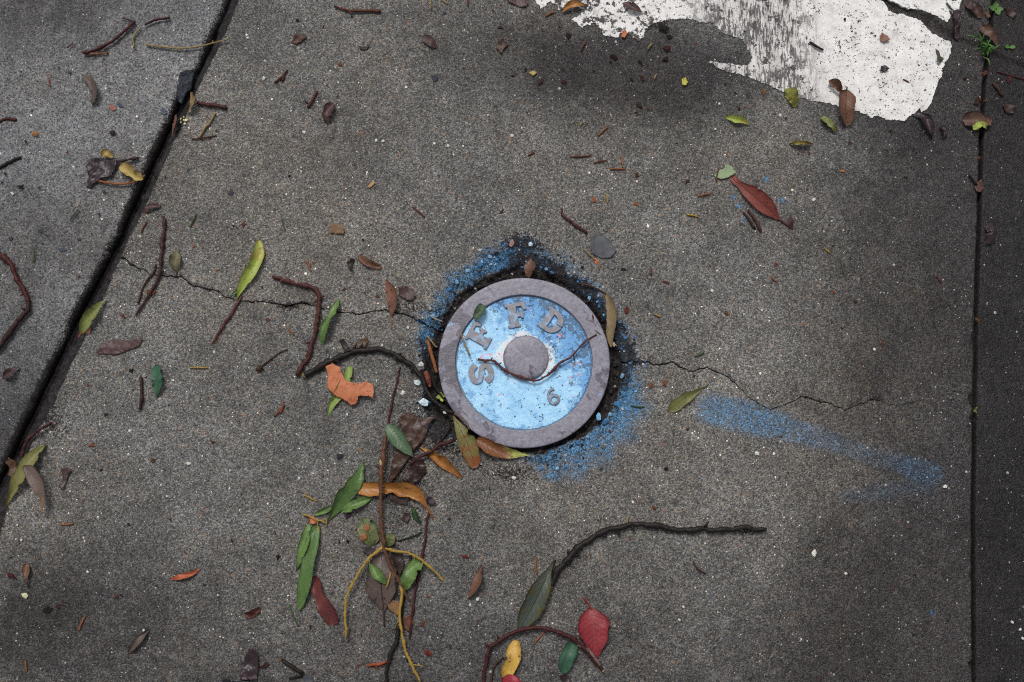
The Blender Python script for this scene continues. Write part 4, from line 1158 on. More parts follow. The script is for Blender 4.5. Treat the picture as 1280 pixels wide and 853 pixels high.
# leaves round the curved black twig
shard([(408, 460), (417, 455.5), (425.6, 460), (429, 470), (434, 477), (442, 479), (449, 481.5), (458, 478), (466.6, 482), (468.3, 489), (466.6, 499), (462, 496.5), (455, 496), (449, 496.5), (448, 504), (439.6, 508), (430.5, 501), (417, 493), (410, 485), (411, 472)], M_ORG, 'bright orange torn leaf below the curved black twig', lift=0.005, curl=0.003, rough=0.0012, dome=0.003, jagamp=0.0011)
leaf([(438, 458), (434, 474), (423, 494), (415, 507), (410, 521)], 12, [.6, .8, .9, 1, 1, 1, .95, .95, .9, .8, .6, .35, .08], leaf_mat(rgb(150, 172, 84), rgb(112, 142, 66), rgb(120, 80, 50), 0.3, 0, .3, .4), 'light green leaf half hidden under the orange leaf', lift=0.0012, arch=0.001)
shard([(425, 426), (430, 424), (436, 433), (440, 439), (434, 441), (428, 434)], leaf_mat(rgb(52, 40, 46), rgb(66, 48, 52), BLK, 0, 0, .2, .4), 'blackish bract standing on the curved black twig', lift=0.004, curl=0.004)
shard([(446, 430), (450, 424), (461, 423), (461, 428), (456, 435), (447, 436)], leaf_mat(rgb(96, 70, 52), rgb(70, 48, 40), BLK, 0, 0, .4, .35), 'brown leaf tip poking out behind the curved black twig', lift=0.003, curl=0.003)
shard([(498, 526), (503, 518), (510.5, 515), (519.6, 520.5), (528, 523), (536, 522), (546, 518.5), (540, 527), (536, 534), (532, 548), (526, 554), (519.6, 561.6), (511, 573), (504, 584.5), (492, 600), (484.6, 609), (487, 596), (490, 585), (495, 563), (501, 550), (504, 541)], M_WET, 'large wet dark-brown leaf under the grey-green leaf', lift=0.003, curl=0.003, rough=0.0018, dome=0.002)
shard([(500, 603), (507, 587), (518, 572), (530, 574), (533, 584), (529, 596), (521, 604), (515, 612), (506, 610)], leaf_mat(rgb(56, 34, 32), rgb(40, 26, 26), BLK, 0, 0, .4, .32), 'crumpled wet maroon leaf beside the large dark-brown leaf', lift=0.003, curl=0.006, rough=0.0035)
leaf([(484, 531), (491, 540), (501, 553), (510, 563), (516, 571)], 19, [.25, .62, .85, .96, 1, 1, .97, .92, .82, .68, .5, .28, .03], M_GRGR, 'grey-green leaf with pale midrib on the large wet brown leaf', lift=0.0075, arch=0.004, cup=0.001, whole=True, rib=rgb(166, 184, 140))
leaf([(525, 559), (540, 568), (559, 582), (578, 598)], 13, [.12, .2, .4, .66, .85, .96, 1, .95, .85, .7, .52, .4, .15], M_AMB, 'amber narrow leaf between the cover and the forked twig', arch=0.003, fold=0.002)
leaf([(566, 520), (574, 534), (583, 552), (590, 570), (594, 585)], 22, [.08, .2, .36, .56, .74, .88, .96, 1, 1, .96, .88, .7, .3], M_BRG, 'green-to-brown leaf leaning against the cover rim', lift=0.004, arch=0.005, cup=0.003, rib=rgb(120, 84, 56))
leaf([(596, 549), (608, 557), (620, 563), (636, 567), (663, 569)], 17, [.4, .75, .9, 1, .98, .95, .92, .85, .72, .52, .3, .16, .05], M_YGB, 'yellow-green leaf slipped under the bottom rim of the cover', lift=0.003, arch=0.003, cup=0.002)
leaf([(448, 610), (462, 612), (480, 611), (498, 612), (512, 613), (524, 620), (533, 633), (542, 649)], 18, [.8, .85, .95, .9, .8, .85, 1, .9, .95, .5, .2, .14, .1], M_AMB, 'amber lobed leaf crossing under the forked twig', lift=0.003, arch=0.003, wave=0.0018, fold=0.002)
leaf([(410, 653), (421, 636), (436, 615), (449, 598), (454, 577)], 18, [.05, .2, .42, .62, .8, .92, 1, 1, .95, .85, .66, .4, .06], M_GREEN, 'large pointed green leaf above the yellow stalks', lift=0.002, arch=0.005, fold=0.003, rib=rgb(130, 156, 92))
leaf([(427, 640), (440, 633), (452, 627), (466, 621)], 13, [.2, .5, .75, .92, 1, 1, .95, .9, .85, .75, .6, .4, .1], M_GREEN2, 'short green leaf tucked under the large pointed green leaf', lift=0.0015, arch=0.003)
leaf([(392, 645), (405, 639), (420, 633)], 7, 'lance', M_GREEN2, 'slim green leaf joining the yellow stalks', arch=0.002)
e = twig([(379, 643), (388, 645), (397, 650), (403, 651), (409, 655)], [1.2, 1.4, 1.1], B_YEL, 'thin branching yellow stalk between the green leaves', branches=[([(397, 650), (398, 658), (401, 664)], [0.8, 0.6], B_YEL, 'branch'), ([(388, 645), (386, 655)], [0.8, 0.6], B_ORG, 'branch'), ([(403, 651), (408, 649), (409, 658)], [0.8, 0.7], B_YEL, 'branch')], lift=0.003)
shard([(387, 649), (393, 646), (398, 651), (395, 656), (389, 655)], M_ORG, 'fluffy orange seed head at the yellow stalk', lift=0.003, curl=0.004, rough=0.003, name='seed_head', cat='seed head')
leaf([(387, 650), (383, 672), (376, 696), (370, 714)], 12, 'lance', M_GREEN2, 'slender green leaf, outer one of the hanging pair', lift=0.0015, arch=0.004, fold=0.002)
leaf([(396, 657), (390, 682), (384, 715), (379, 742), (373, 763)], 17, 'strap', M_GREEN, 'long green strap leaf, inner one of the hanging pair', lift=0.003, arch=0.005, fold=0.003, rib=rgb(120, 150, 84))
e = leaf([(452, 649), (458, 660), (463, 672), (463, 683)], 24, 'oval', M_GALL, 'olive oval leaf carrying two orange gall discs', lift=0.002, arch=0.003, cup=0.001, rib=rgb(96, 96, 60))
for gx_, gy_, gr in [(459, 660, 4.6), (455, 671, 5.2)]:
    prof = [(0.0001, 0.0022), (gr * MM * .5, 0.0020), (gr * MM * .85, 0.0014), (gr * MM, 0.0004), (gr * MM * .9, -0.0012)]
    vs, fs = lathe(prof, 14)
    p = G(gx_, gy_)
    mesh_obj('gall', [Vector(q) for q in vs], fs, bark_mat(rgb(186, 120, 66), 0.6, 0.4), e, (p.x - e.location.x, p.y - e.location.y, 0.0052))
leaf([(490, 667), (488, 675), (485, 684)], 12, 'oval', M_GALL, 'small dull olive leaf tucked beside the forked twig', lift=0.0015)
leaf([(480, 764), (478, 745), (477, 725), (478, 706), (476, 690)], 36, [.06, .3, .55, .78, .93, 1, 1, .98, .95, .9, .8, .65, .4], leaf_mat(rgb(96, 80, 74), rgb(72, 58, 58), SPOT, 0.2, 0.0, .7, .32), 'broad grey-brown leaf lying under the forked twig', lift=0.002, arch=0.004, cup=0.002, rib=rgb(76, 54, 52), stalk=[(480, 762), (480, 783)], stalk_c=rgb(88, 60, 56), stalk_r=1.2)
leaf([(462, 704), (471, 716), (484, 731)], 13, 'lance', M_GREEN2, 'small green leaf on the broad grey-brown leaf', lift=0.008, arch=0.002)
leaf([(526, 699), (517, 711), (510, 724), (504, 738)], 17, 'strap', M_GREEN2, 'blunt mottled green leaf on the outer side of the forked twig', lift=0.003, arch=0.005, fold=0.002, wave=0.0012)
shard([(487, 751), (491, 749), (500, 754), (500, 764), (497, 771), (491, 765), (485, 759)], leaf_mat(rgb(140, 100, 58), rgb(110, 74, 46), DBRN, 0, 0, .4, .4), 'tan leaf fragment below the broad grey-brown leaf', lift=0.003, curl=0.003)
leaf([(391, 721), (397, 738), (403, 752), (412, 767), (418, 781)], 19, [.5, .75, .8, .75, .8, .85, .8, .9, 1, 1, .95, .8, .5], leaf_mat(rgb(112, 52, 50), rgb(88, 38, 42), rgb(58, 26, 30), 0.3, 0, .5, .42), 'rough maroon leaf strip below the long green strap leaf', lift=0.002, arch=0.004, wave=0.002, fold=0.002)
leaf([(515, 632), (520, 645), (526, 657)], 7, 'lance', leaf_mat(DGRN, rgb(70, 72, 44), SPOT, 0, 0, .3, .4), 'small dark green leaf hanging from the amber lobed leaf', fold=0.002)
leaf([(693, 700), (684, 718), (672, 744), (660, 768), (649, 787)], 26, [.05, .12, .3, .55, .75, .9, .98, 1, .98, .9, .76, .55, .2], M_DKG, 'dark grey-green leaf with yellowed edge beside the black stick', arch=0.005, cup=0.003, whole=True, rib=rgb(64, 66, 50), stalk=[(694, 700), (690, 709), (685, 717)], stalk_c=rgb(70, 46, 40), stalk_r=1.2)
leaf([(645, 800), (643, 812), (640, 826), (633, 842), (629, 858)], 18, [.3, .7, .9, 1, 1, .98, .95, .9, .85, .75, .6, .4, .1], M_YEL, 'yellow leaf with brown blotches below the arched wine-red twig', arch=0.004, cup=0.002)
leaf([(641, 843), (639, 852), (636, 866)], 22, 'oval', leaf_mat(rgb(168, 40, 58), rgb(140, 32, 48), DKRED, 0, .3, .1, .35), 'crimson leaf overlapping the blotched yellow leaf', lift=0.006, arch=0.003, cup=0.002)
leaf([(717, 803), (711, 816), (706, 829), (703, 842)], 17, 'strap', M_TEAL, 'small blue-green leaf with pale midrib beneath the arched twig', arch=0.004, cup=0.002, rib=rgb(120, 140, 110))
shard([(699, 845), (704, 841), (711, 846), (717, 855), (705, 856)], M_DPURP, 'curled dark scrap at the foot of the blue-green leaf', curl=0.005)
leaf([(602, 707), (598, 722), (591, 738), (584, 749)], 10, 'lance', M_BRN, 'thin brown leaf standing alone between the stick and forked twig', arch=0.004, fold=0.003)
leaf([(836, 514), (850, 503), (864, 494), (885, 481)], 14, [.35, .8, .95, 1, .95, .9, .8, .66, .5, .36, .24, .14, .04], leaf_mat(rgb(126, 126, 66), rgb(112, 104, 58), rgb(40, 34, 24), -0.2, 0, .5, .4), 'olive leaf lying just above the blue spray streak', arch=0.003, fold=0.002)
shard([(738.6, 296), (746, 294), (755, 295.6), (763, 303), (770, 315), (763, 323), (752, 323.5), (742, 318.6), (738.6, 309.5)], M_GREY, 'slate-grey rounded leaf piece above the cover', curl=0.002, rough=0.001)
leaf([(756, 366), (762, 382), (764, 403), (762, 420), (764, 434)], 12, [.3, .5, .7, .85, .95, 1, 1, .95, .9, .8, .7, .5, .15], leaf_mat(rgb(140, 120, 84), rgb(116, 96, 66), DBRN, 0, 0.2, .3, .42), 'long dry tan leaf drooping into the gap beside the cover', lift=0.001, arch=0.003, fold=0.003, stalk=[(724, 354), (739, 358), (752, 364), (757, 368)], stalk_c=rgb(104, 62, 44), stalk_r=1.2)
leaf([(664, 323), (662, 334), (660, 347)], 15, [.06, .2, .45, .7, .88, 1, 1, .95, .85, .7, .6, .5, .2], leaf_mat(rgb(116, 82, 66), rgb(92, 60, 52), rgb(150, 110, 44), 0, 0, .3, .38), 'brown kite-shaped leaf resting against the top of the cover', lift=0.001, arch=0.003, fold=0.003)
leaf([(604, 381), (600, 389), (594, 400)], 12, 'strap', leaf_mat(rgb(82, 104, 78), rgb(66, 86, 58), SPOT, 0, .2, .3, .35), 'small dark green leaf lying on the cover rim', lift=0.0045, arch=0.002)
leaf([(221, 340), (221, 330), (222, 321), (223, 312)], 14, 'lance', leaf_mat(rgb(116, 112, 80), rgb(98, 94, 68), SPOT, 0, .2, .3, .42), 'dull olive leaf beside the forked thin twig near the wide joint', arch=0.004, cup=0.002, stalk=[(221, 339), (220, 346)], stalk_c=rgb(120, 74, 54), stalk_r=0.8)
leaf([(179, 265), (190, 259), (201, 257)], 8, 'torn', M_PURP, 'wine-coloured scrap at the edge of the wide joint')
leaf([(4, 474), (13, 467), (24, 459)], 10, 'lance', M_PURP, 'plum leaf on the smooth slab below the bent twig', lift=0.005)
leaf([(33, 705), (35, 716), (36, 736)], 10, [.4, .8, 1, 1, .9, .75, .5, .3, .2, .16, .14, .12, .1], M_BRN, 'faded brown leaf with long tail near a pale round blossom')
leaf([(187, 787), (176, 799), (159, 818)], 9, 'lance', M_GBRN, 'flat greyish-brown narrow leaf alone near orange needles', fold=0.001)
shard([(301, 849), (303, 829), (309, 818), (315, 810.5), (322, 810), (324, 824), (323, 840), (322, 850)], M_DPURP, 'dark plum leaf with an orange needle on it', lift=0.003, curl=0.004, rough=0.002)
shard([(275, 858), (281, 847), (292, 849), (312, 851), (318, 862)], leaf_mat(rgb(30, 30, 38), rgb(40, 38, 44), BLK, 0, 0, .2, .3), 'blue-black wet leaf below the dark plum leaf', curl=0.003, lift=0.002)
shard([(379, 846), (384, 843), (391, 845), (392, 856), (381, 857)], M_GREY, 'slate-grey scrap at the end of a broken dark twig', curl=0.002)
leaf([(214, 724), (226, 721), (238, 718), (250, 712)], 7, [.5, .5, .6, .9, 1, .9, 1, .9, .8, .8, .6, .4, .3], leaf_mat(rgb(190, 92, 48), rgb(160, 70, 40), DBRN, 0, 0, .4, .45), 'bright orange bark splinter alone on bare concrete', name='bark_splinter', cat='bark', wave=0.001)
leaf([(306, 769), (314, 768), (320, 764), (326, 760)], 8, 'strap', leaf_mat(rgb(104, 52, 40), rgb(80, 40, 34), BLK, 0, 0, .3, .35), 'curled red-brown bark chip near the dark plum leaf', name='bark_chip', cat='bark', fold=0.004)
leaf([(1237, 279), (1239, 292), (1235, 306)], 15, 'oval', M_DPURP, 'rolled dark plum leaf beside the narrow joint', lift=0.003, arch=0.005, cup=-0.004)
shard([(1218, 230), (1226, 226), (1230, 236), (1225, 242), (1219, 240)], leaf_mat(rgb(96, 62, 56), rgb(70, 46, 44), BLK, 0, 0, .3, .4), 'brown scrap stuck in the narrow joint', curl=0.003)
shard([(1098, 48), (1101, 43), (1108, 46), (1111, 52), (1105, 55), (1100, 53)], leaf_mat(rgb(150, 104, 90), rgb(130, 84, 70), BRN, 0, 0, .3, .5), 'pinkish-brown scrap on the white stripe', lift=0.0032, curl=0.002)
shard([(1168, 63), (1172, 66), (1174, 72), (1179, 74), (1174, 81), (1169, 76), (1170, 70)], leaf_mat(rgb(76, 78, 56), rgb(58, 58, 44), BLK, 0, 0, .4, .4), 'crumpled dark olive scrap on the white stripe', lift=0.0035, curl=0.005, rough=0.002)
shard([(1100, 84), (1105, 83), (1110, 88), (1105, 91), (1099, 90)], M_DPURP, 'small black leaf fleck on the white stripe', lift=0.0032)
shard([(1252, 133), (1260, 130), (1267, 134), (1266, 143), (1259, 144), (1254, 139)], leaf_mat(rgb(60, 38, 34), rgb(46, 30, 30), BLK, 0, 0, .3, .35), 'dark brown crumpled scrap on the dark slab', curl=0.005, rough=0.002)
shard([(1256, 14), (1262, 11), (1270, 18), (1266, 25), (1258, 20)], leaf_mat(rgb(66, 42, 40), rgb(50, 32, 32), BLK, 0, 0, .3, .35), 'small maroon scrap on the dark slab above the fine crack', curl=0.004)
shard([(8, 578), (14, 573), (21, 578), (23, 588), (18, 597), (11, 594), (13, 586)], leaf_mat(rgb(98, 66, 40), rgb(60, 40, 32), BLK, 0, 0, .6, .4), 'rotten brown leaf crushed into the wide joint', lift=0.001, curl=0.006, rough=0.003)
shard([(77, 586), (83, 584), (91, 588), (86, 594), (84, 604), (79, 613), (76, 609), (80, 598)], leaf_mat(rgb(82, 62, 60), rgb(54, 40, 40), BLK, 0, 0, .5, .4), 'forked dark scrap near the grey-brown leaf', curl=0.004, rough=0.002)
shard([(366, 50), (369, 44), (376, 45), (382, 43), (383, 48), (377, 53), (371, 56), (364, 54)], leaf_mat(rgb(86, 58, 46), rgb(56, 38, 34), BLK, 0, 0, .5, .4), 'shrivelled brown leaf crumb near a straight red-brown twig', curl=0.006, rough=0.003)
shard([(447, 58), (452, 60), (459, 59), (465, 54), (459, 63), (452, 64)], leaf_mat(rgb(60, 44, 44), rgb(80, 58, 54), BLK, 0, 0, .3, .4), 'thin crescent of dark leaf on bare concrete', curl=0.005)
shard([(620, 61), (624, 52), (630, 49), (631, 57), (637, 56), (630, 63), (626, 69)], leaf_mat(rgb(86, 60, 50), rgb(56, 40, 36), BLK, 0, 0, .5, .4), 'knobbly brown crumb near the flaking end of the stripe', curl=0.006, rough=0.003)
shard([(633, -4), (648, -3), (661, 2), (659, 10), (648, 9), (636, 4)], M_PURP, 'plum leaf beside the flaking white tip of the stripe', curl=0.003)
shard([(777, 41), (782, 39), (784, 43), (781, 49), (776, 48)], M_ORG, 'rust-orange chip in a gap of the white paint', lift=0.003, name='bark_chip', cat='bark')
shard([(852, 100), (857, 98), (860, 103), (857, 108), (853, 107)], leaf_mat(rgb(200, 196, 60), rgb(170, 160, 50), SPOT, 0, 0, .2, .4), 'tiny bright yellow leaf piece below the paint bite', curl=0.002)
shard([(661, 92), (667, 89), (671, 92), (666, 96)], M_TAN, 'tiny pale tan leaf piece on the concrete', curl=0.002)
shard([(460, 234), (466, 226), (469, 229), (463, 236)], leaf_mat(rgb(190, 150, 96), rgb(160, 116, 70), BRN, 0, 0, .3, .5), 'short straw-coloured chip on bare concrete', name='bark_chip', cat='bark', curl=0.002)
# --- twigs
twig([(-30, 292), (0, 316), (13, 329), (26, 354), (39, 379)], [2.6, 3.0, 2.8, 2.6], B_RED, 'bent reddish twig with a pale node on the smooth slab', branches=[([(39, 379), (37, 390), (23, 406), (5, 431), (-12, 452)], [2.6, 3.0, 3.2, 2.6], bark_mat(rgb(72, 46, 44)), 'branch')], ends=[(1, PALE)], knots=[(0.45, .35), (0.72, .4)], lift=0.004)
twig([(106, 69), (122, 65), (137, 58), (152, 47), (171, 30)], [1.9, 2.4, 1.9, 2.0], B_WINE, 'wine-red twig with a short spur near the wide joint', branches=[([(155, 24.5), (163, 27), (170, 30)], [0.9, 1.1], B_WINE, 'spur')], lift=0.004)
twig([(183, 33.5), (190, 30), (199, 27), (214, 25)], [1.2, 1.9, 1.3], B_WINE, 'short dark wine twig above the long straw', lift=0.004)
twig([(184, 58), (205, 61), (227, 63), (245, 61.5), (258, 59), (272, 55), (287, 51)], [1.4, 1.2, 0.9], B_TAN, 'long pale straw lying across the wide joint', lift=0.004, wig=0.15, name='straw', cat='straw')
twig([(177, 37), (170, 46), (168, 51), (169, 62)], [1.0, 0.8], B_TAN, 'short bent pale straw beside the wine-red twig', lift=0.004, name='straw', cat='straw')
twig([(269, 142), (264, 153), (257, 161), (249, 173)], [1.1, 1.7, 1.3], B_TAN, 'short tan stick beside the wide joint', name='stick', cat='stick')
twig([(248, 129), (258, 132), (270, 133), (285, 136)], [2.6, 2.4, 2.9], bark_mat(rgb(92, 54, 50), .55), 'stout red-brown stick end beside the wide joint', name='stick', cat='stick')
twig([(240, 174.5), (252, 174), (262, 172), (271, 170)], [0.8, 1.2, 0.8], B_RED, 'thin red fibre under the short tan stick')
twig([(0, 153), (10, 149), (22, 151)], [1.8, 2.0], B_RED, 'short reddish stub on the smooth slab')
twig([(-10, 215), (0, 211), (14, 203), (27, 198)], [2.0, 2.2, 1.7], B_BLK, 'black twig end on the smooth slab')
twig([(418, 8), (428, 12), (441, 15), (458, 15), (475, 15.5)], [1.3, 1.7, 1.9, 2.1], bark_mat(rgb(112, 58, 46)), 'straight red-brown twig alone on open concrete above the shrivelled crumb')
twig([(397, 115), (391, 126), (385, 136)], [1.6, 2.0, 1.7], bark_mat(rgb(108, 58, 50)), 'short red-brown stick beside the mauve leaf', branches=[([(381, 126), (386, 130)], [0.8, 0.9], B_BLK, 'spur')], name='stick', cat='stick')
twig([(341, 347), (355, 350), (369, 354), (383, 358), (395, 362), (399, 375), (399, 390), (396, 406), (394, 421), (387, 443), (373, 467)], [2.0, 2.2, 2.5, 2.8, 2.7, 2.6, 2.5, 2.6, 3.1], bark_mat(rgb(100, 56, 52)), 'kinked reddish-brown twig crossing the thin crack', knots=[(0.36, .35), (0.12, .2)], ends=[(1, rgb(80, 52, 44))])
twig([(381, 471), (392, 464), (405, 457), (420, 449), (436, 443), (447, 440), (457, 438.5), (472, 439), (488, 441), (498, 445), (508, 451), (516, 459), (524, 470), (531, 482), (539, 496), (548, 504), (557, 510), (567, 516)], [3.6, 3.6, 3.3, 3.0, 2.9, 2.6, 2.4, 2.0], B_BLK, 'long curved black twig running into the gap round the cover', branches=[([(566, 515.5), (574, 521), (582, 528), (588, 538)], [1.9, 2.1, 1.7, 1.4], B_GRY, 'bare_end')], ends=[(0, rgb(200, 160, 90))], knots=[(0.3, .2), (0.55, .2), (0.62, .3)])
twig([(500, 459), (497, 474), (491, 497), (488, 515), (485, 533)], [0.9, 1.1, 1.3], B_RED, 'hair-thin reddish stem rising from the forked twig')
twig([(513, 581), (522, 574), (533, 568), (548, 559), (558, 555), (567, 551)], [1.7, 1.9, 2.1, 2.4], B_WINE, 'dark wine twig between the wet leaves and the cover', knots=[(0.75, .5)], lift=0.006)
twig([(483, 545), (480, 562), (478, 590), (477.6, 617), (477, 645), (479, 667), (480.5, 684)], [2.0, 2.5, 2.7, 2.1, 2.0, 2.3, 2.4], B_STEM, 'forked twig whose thin yellow-tipped branches spread downwards', lift=0.009, arch=0.002, branches=[
    ([(480, 684), (464, 696), (455, 708), (449, 718), (441, 731), (435, 746), (433, 767), (434, 781), (434, 797)], [1.7, 1.7, 1.5, 1.6], B_YEL, 'branch'),
    ([(480, 685), (495, 688), (508, 690), (521, 695), (539, 708), (556, 726)], [1.8, 1.6, 1.5, 1.3], B_YEL, 'branch'),
    ([(480, 684), (484, 694), (488, 705), (498, 723), (506, 736), (513, 750)], [2.2, 1.8, 1.6, 1.3], B_STEM, 'branch'),
    ([(501, 728), (503, 744), (500.5, 767), (503, 788), (506, 802), (511, 818), (517, 832), (526, 852)], [1.8, 1.7, 1.7, 1.3], B_YEL, 'branch'),
    ([(515, 829), (522, 830), (530, 831)], [0.9, 0.6], B_YEL, 'branch'),
    ([(489, 716), (487, 725), (484, 734)], [1.2, 1.0], B_YEL, 'branch'),
    ([(478, 572), (478.5, 585), (478, 594)], [2.2, 2.9, 2.2], bark_mat(rgb(206, 190, 120), .45, .2), 'peeled_patch')], knots=[(0.55, .25), (0.95, .35)])
twig([(506, 738), (503, 762), (499, 785), (493, 806), (487, 826), (481, 858)], [1.8, 2.6, 2.4, 2.0], B_BLK, 'straight black stem below the yellow-tipped branches')
twig([(537, 640), (534, 660), (530, 685), (524, 716), (518, 749), (514, 775), (512, 799)], [1.3, 1.6, 1.4, 1.1], B_RED, 'thin straight reddish stem beside the black stem')
twig([(497, 676), (507, 673), (519, 669), (527, 665)], [1.0, 1.2], bark_mat(rgb(54, 58, 46)), 'thin dark green stalk near the forked twig')
twig([(688, 733), (695, 718), (702, 709), (710, 700), (720, 689), (730, 679), (751, 666), (767, 660), (784, 656), (800, 655.5), (820.5, 656.5), (836, 660), (851, 661), (875, 661.5), (900, 663), (915, 662), (931, 661), (956, 663)], [3.3, 3.6, 3.5, 3.3, 3.1, 2.8, 2.9, 2.7, 2.6], B_BLK, 'long dark stick curving over bare concrete', ends=[(0, PALE)], knots=[(0.08, .2), (0.2, .25), (0.37, .25), (0.62, .2), (0.83, .25), (0.93, .3)], branches=[([(784, 657), (784, 650), (786, 645)], [1.1, .8], B_TAN, 'spur')], name='stick', cat='stick', lift=0.001)
twig([(604, 856), (606, 842), (608, 828), (613, 811), (620, 803), (628, 798), (647, 788), (662, 785), (678, 784.5), (694, 789), (714, 798), (733, 813), (745, 827), (753, 838)], [1.9, 2.2, 2.4, 2.4, 2.3, 2.2], B_WINE, 'arched wine-red twig with a greyed tip', branches=[([(606, 804), (610, 806), (615, 807)], [1.4, 2.0], B_WINE, 'spur'), ([(722, 804.5), (735, 815), (745, 827), (752, 836)], [2.2, 2.35, 2.0, 1.6], B_GRY, 'greyed_tip')], ends=[(1, PALE)], lift=0.004)
twig([(613, 856), (616, 838), (621, 828), (629, 821)], [1.4, 1.2], B_BRN, 'small brown twig inside the curve of the arched one')
twig([(205, 271), (206, 283), (205, 296), (203, 315), (202, 333), (197, 352), (185, 373), (171, 394)], [2.0, 2.3, 2.0, 1.9, 2.0, 1.6, 1.2], bark_mat(rgb(84, 52, 56)), 'thin forked purple twig standing across the crack near the wide joint', branches=[([(195, 331), (192, 342), (184, 352), (178, 363), (174, 380)], [1.0, 1.2, 1.1, 1.3], B_BRN, 'branch')], knots=[(.3, .3), (.55, .3)])
twig([(303, 371), (297, 382), (290, 393), (280, 408), (268, 428)], [1.2, 1.6, 1.8, 1.3], bark_mat(rgb(116, 68, 62)), 'thin pinkish stem trailing from the spotted lime leaf')
twig([(66, 529), (53, 537), (40, 547), (34, 556), (30, 566), (28, 583)], [1.6, 2.0, 2.0, 1.7], B_WINE, 'curved wine-red stem above the grey-brown leaf by the wide joint', lift=0.002)
twig([(702, 262), (704, 271), (717, 281), (734, 292)], [1.4, 1.8, 1.7], bark_mat(rgb(98, 52, 46)), 'short hooked red-brown twig above the slate-grey leaf')
twig([(597, 449.5), (606, 451), (616, 452), (624, 458), (631, 463), (641, 468), (652, 472), (662, 475.5), (671, 476), (680, 473), (687, 468), (696, 458.5), (703, 453), (711, 449), (717, 443), (722, 437), (734, 426), (746, 419)], [1.7, 1.2, 1.5, 1.3, 1.4, 1.2, 0.9], bark_mat(rgb(112, 58, 56)), 'wavy reddish twig lying on the blue cover', lift=0.0022, arch=0.0016, knots=[(0.6, .6), (0.88, .5)], branches=[([(716, 444), (718, 451)], [.8, .6], B_BLK, 'spur')])
twig([(575.5, 416), (581, 430), (587.5, 445)], [1.1, 1.3], B_TAN, 'tan straw lying on the blue cover', lift=0.003, name='straw', cat='straw')
twig([(534, 425), (540, 445), (546, 466)], [2.1, 2.3, 2.2], B_ORG, 'orange stick in the gap beside the cover', lift=-0.002, wig=.1, name='stick', cat='stick')
twig([(534, 420), (540, 427), (545, 434)], [0.9, 1.0], B_TAN, 'thin straw above the orange stick in the gap', lift=-0.001, name='straw', cat='straw')
leaf([(531.5, 464), (535, 473), (538, 484)], 7, 'torn', leaf_mat(rgb(128, 64, 48), rgb(100, 48, 40), DBRN, 0, 0, .3, .45), 'rust-brown bark splinter below the orange stick', name='bark_splinter', cat='bark', lift=-0.001)
twig([(537, 395), (545, 399), (553.5, 403)], [0.9, 0.8], bark_mat(rgb(190, 176, 150), .6, .3), 'pale straw poking from the gap to the cover rim', lift=0.001, name='straw', cat='straw')
twig([(730, 312), (737, 319), (744, 326)], [1.0, 0.8], B_TAN, 'pale straw touching the slate-grey leaf', name='straw', cat='straw')
twig([(353, 825), (366, 834), (379, 842)], [1.9, 2.6, 2.2], B_BLK, 'broken dark twig near the slate-grey scrap', branches=[([(362, 848), (371, 846), (379, 843)], [1.6, 1.9], B_BLK, 'branch')])
twig([(177, 472), (178.5, 484), (177.5, 500), (175, 513)], [2.2, 2.0, 2.2, 1.6], bark_mat(rgb(76, 50, 44)), 'upright dark stick beside the blue-green torn leaf', name='stick', cat='stick')
twig([(1012, 55), (1018, 60), (1028, 64)], [1.3, 1.5, 1.2], B_BLK, 'short black twig on the white stripe', lift=0.0026)
twig([(1240, 105), (1246, 113), (1252, 122)], [1.6, 2.0, 1.4], B_BRN, 'short brown twig on the dark slab below the fine crack')
twig([(1211, 219), (1215, 226), (1220, 232)], [1.4, 1.6], B_BLK, 'short black twig at the scrap in the narrow joint')
twig([(1245, 90), (1262, 95), (1290, 103)], [0.8, 0.9], B_RED, 'hair-thin reddish stem on the dark slab')
twig([(935, 263), (942, 272), (947, 281), (951, 291)], [1.4, 2.0, 2.2, 2.0], bark_mat(rgb(98, 58, 54)), 'split red-brown stick beside the rust-red leaf', branches=[([(929, 266), (936, 277), (943, 286)], [1.2, 1.6, 1.4], B_PURP, 'branch')], name='stick', cat='stick')
twig([(353, 825 - 722), (357, 92)], [1.6, 1.2], B_BRN, 'twin-pronged brown splinter on bare concrete', branches=[([(344, 104), (352, 98), (360, 88)], [1.3, 1.6, 1.0], B_RED, 'branch')], name='stick', cat='stick')
twig([(459, 832), (468, 830), (476, 829), (486, 826)], [1.3, 2.0, 1.7, 1.1], B_RORG, 'flame-orange conifer sprig beside the black stem', branches=[([(466, 830), (472, 835)], [1.0, .8], B_RORG, 'branch'), ([(472, 829), (480, 832)], [.9, .7], B_RORG, 'branch')], name='conifer_sprig', cat='sprig')
twig([(343, 521), (350, 514), (356, 506)], [1.1, 1.3, 1.0], bark_mat(rgb(150, 84, 54)), 'small orange conifer sprig on bare concrete below the kinked twig', branches=[([(350, 517), (353, 511), (354, 505)], [1.1, 1.2, .9], B_RORG, 'branch')], name='conifer_sprig', cat='sprig')
twig([(324, 462), (331, 455), (346, 444), (360, 437)], [1.0, 1.0, .7], B_BRN, 'wispy brown stem with a round bud', branches=[([(322, 462), (325, 461), (328, 460.5)], [2.4, 3.6, 2.6], bark_mat(rgb(94, 66, 42)), 'bud')])
twig([(866, 702), (872, 711), (882, 717)], [0.9, 1.1, .9], B_BRN, 'fine curved brown stem below the long dark stick')

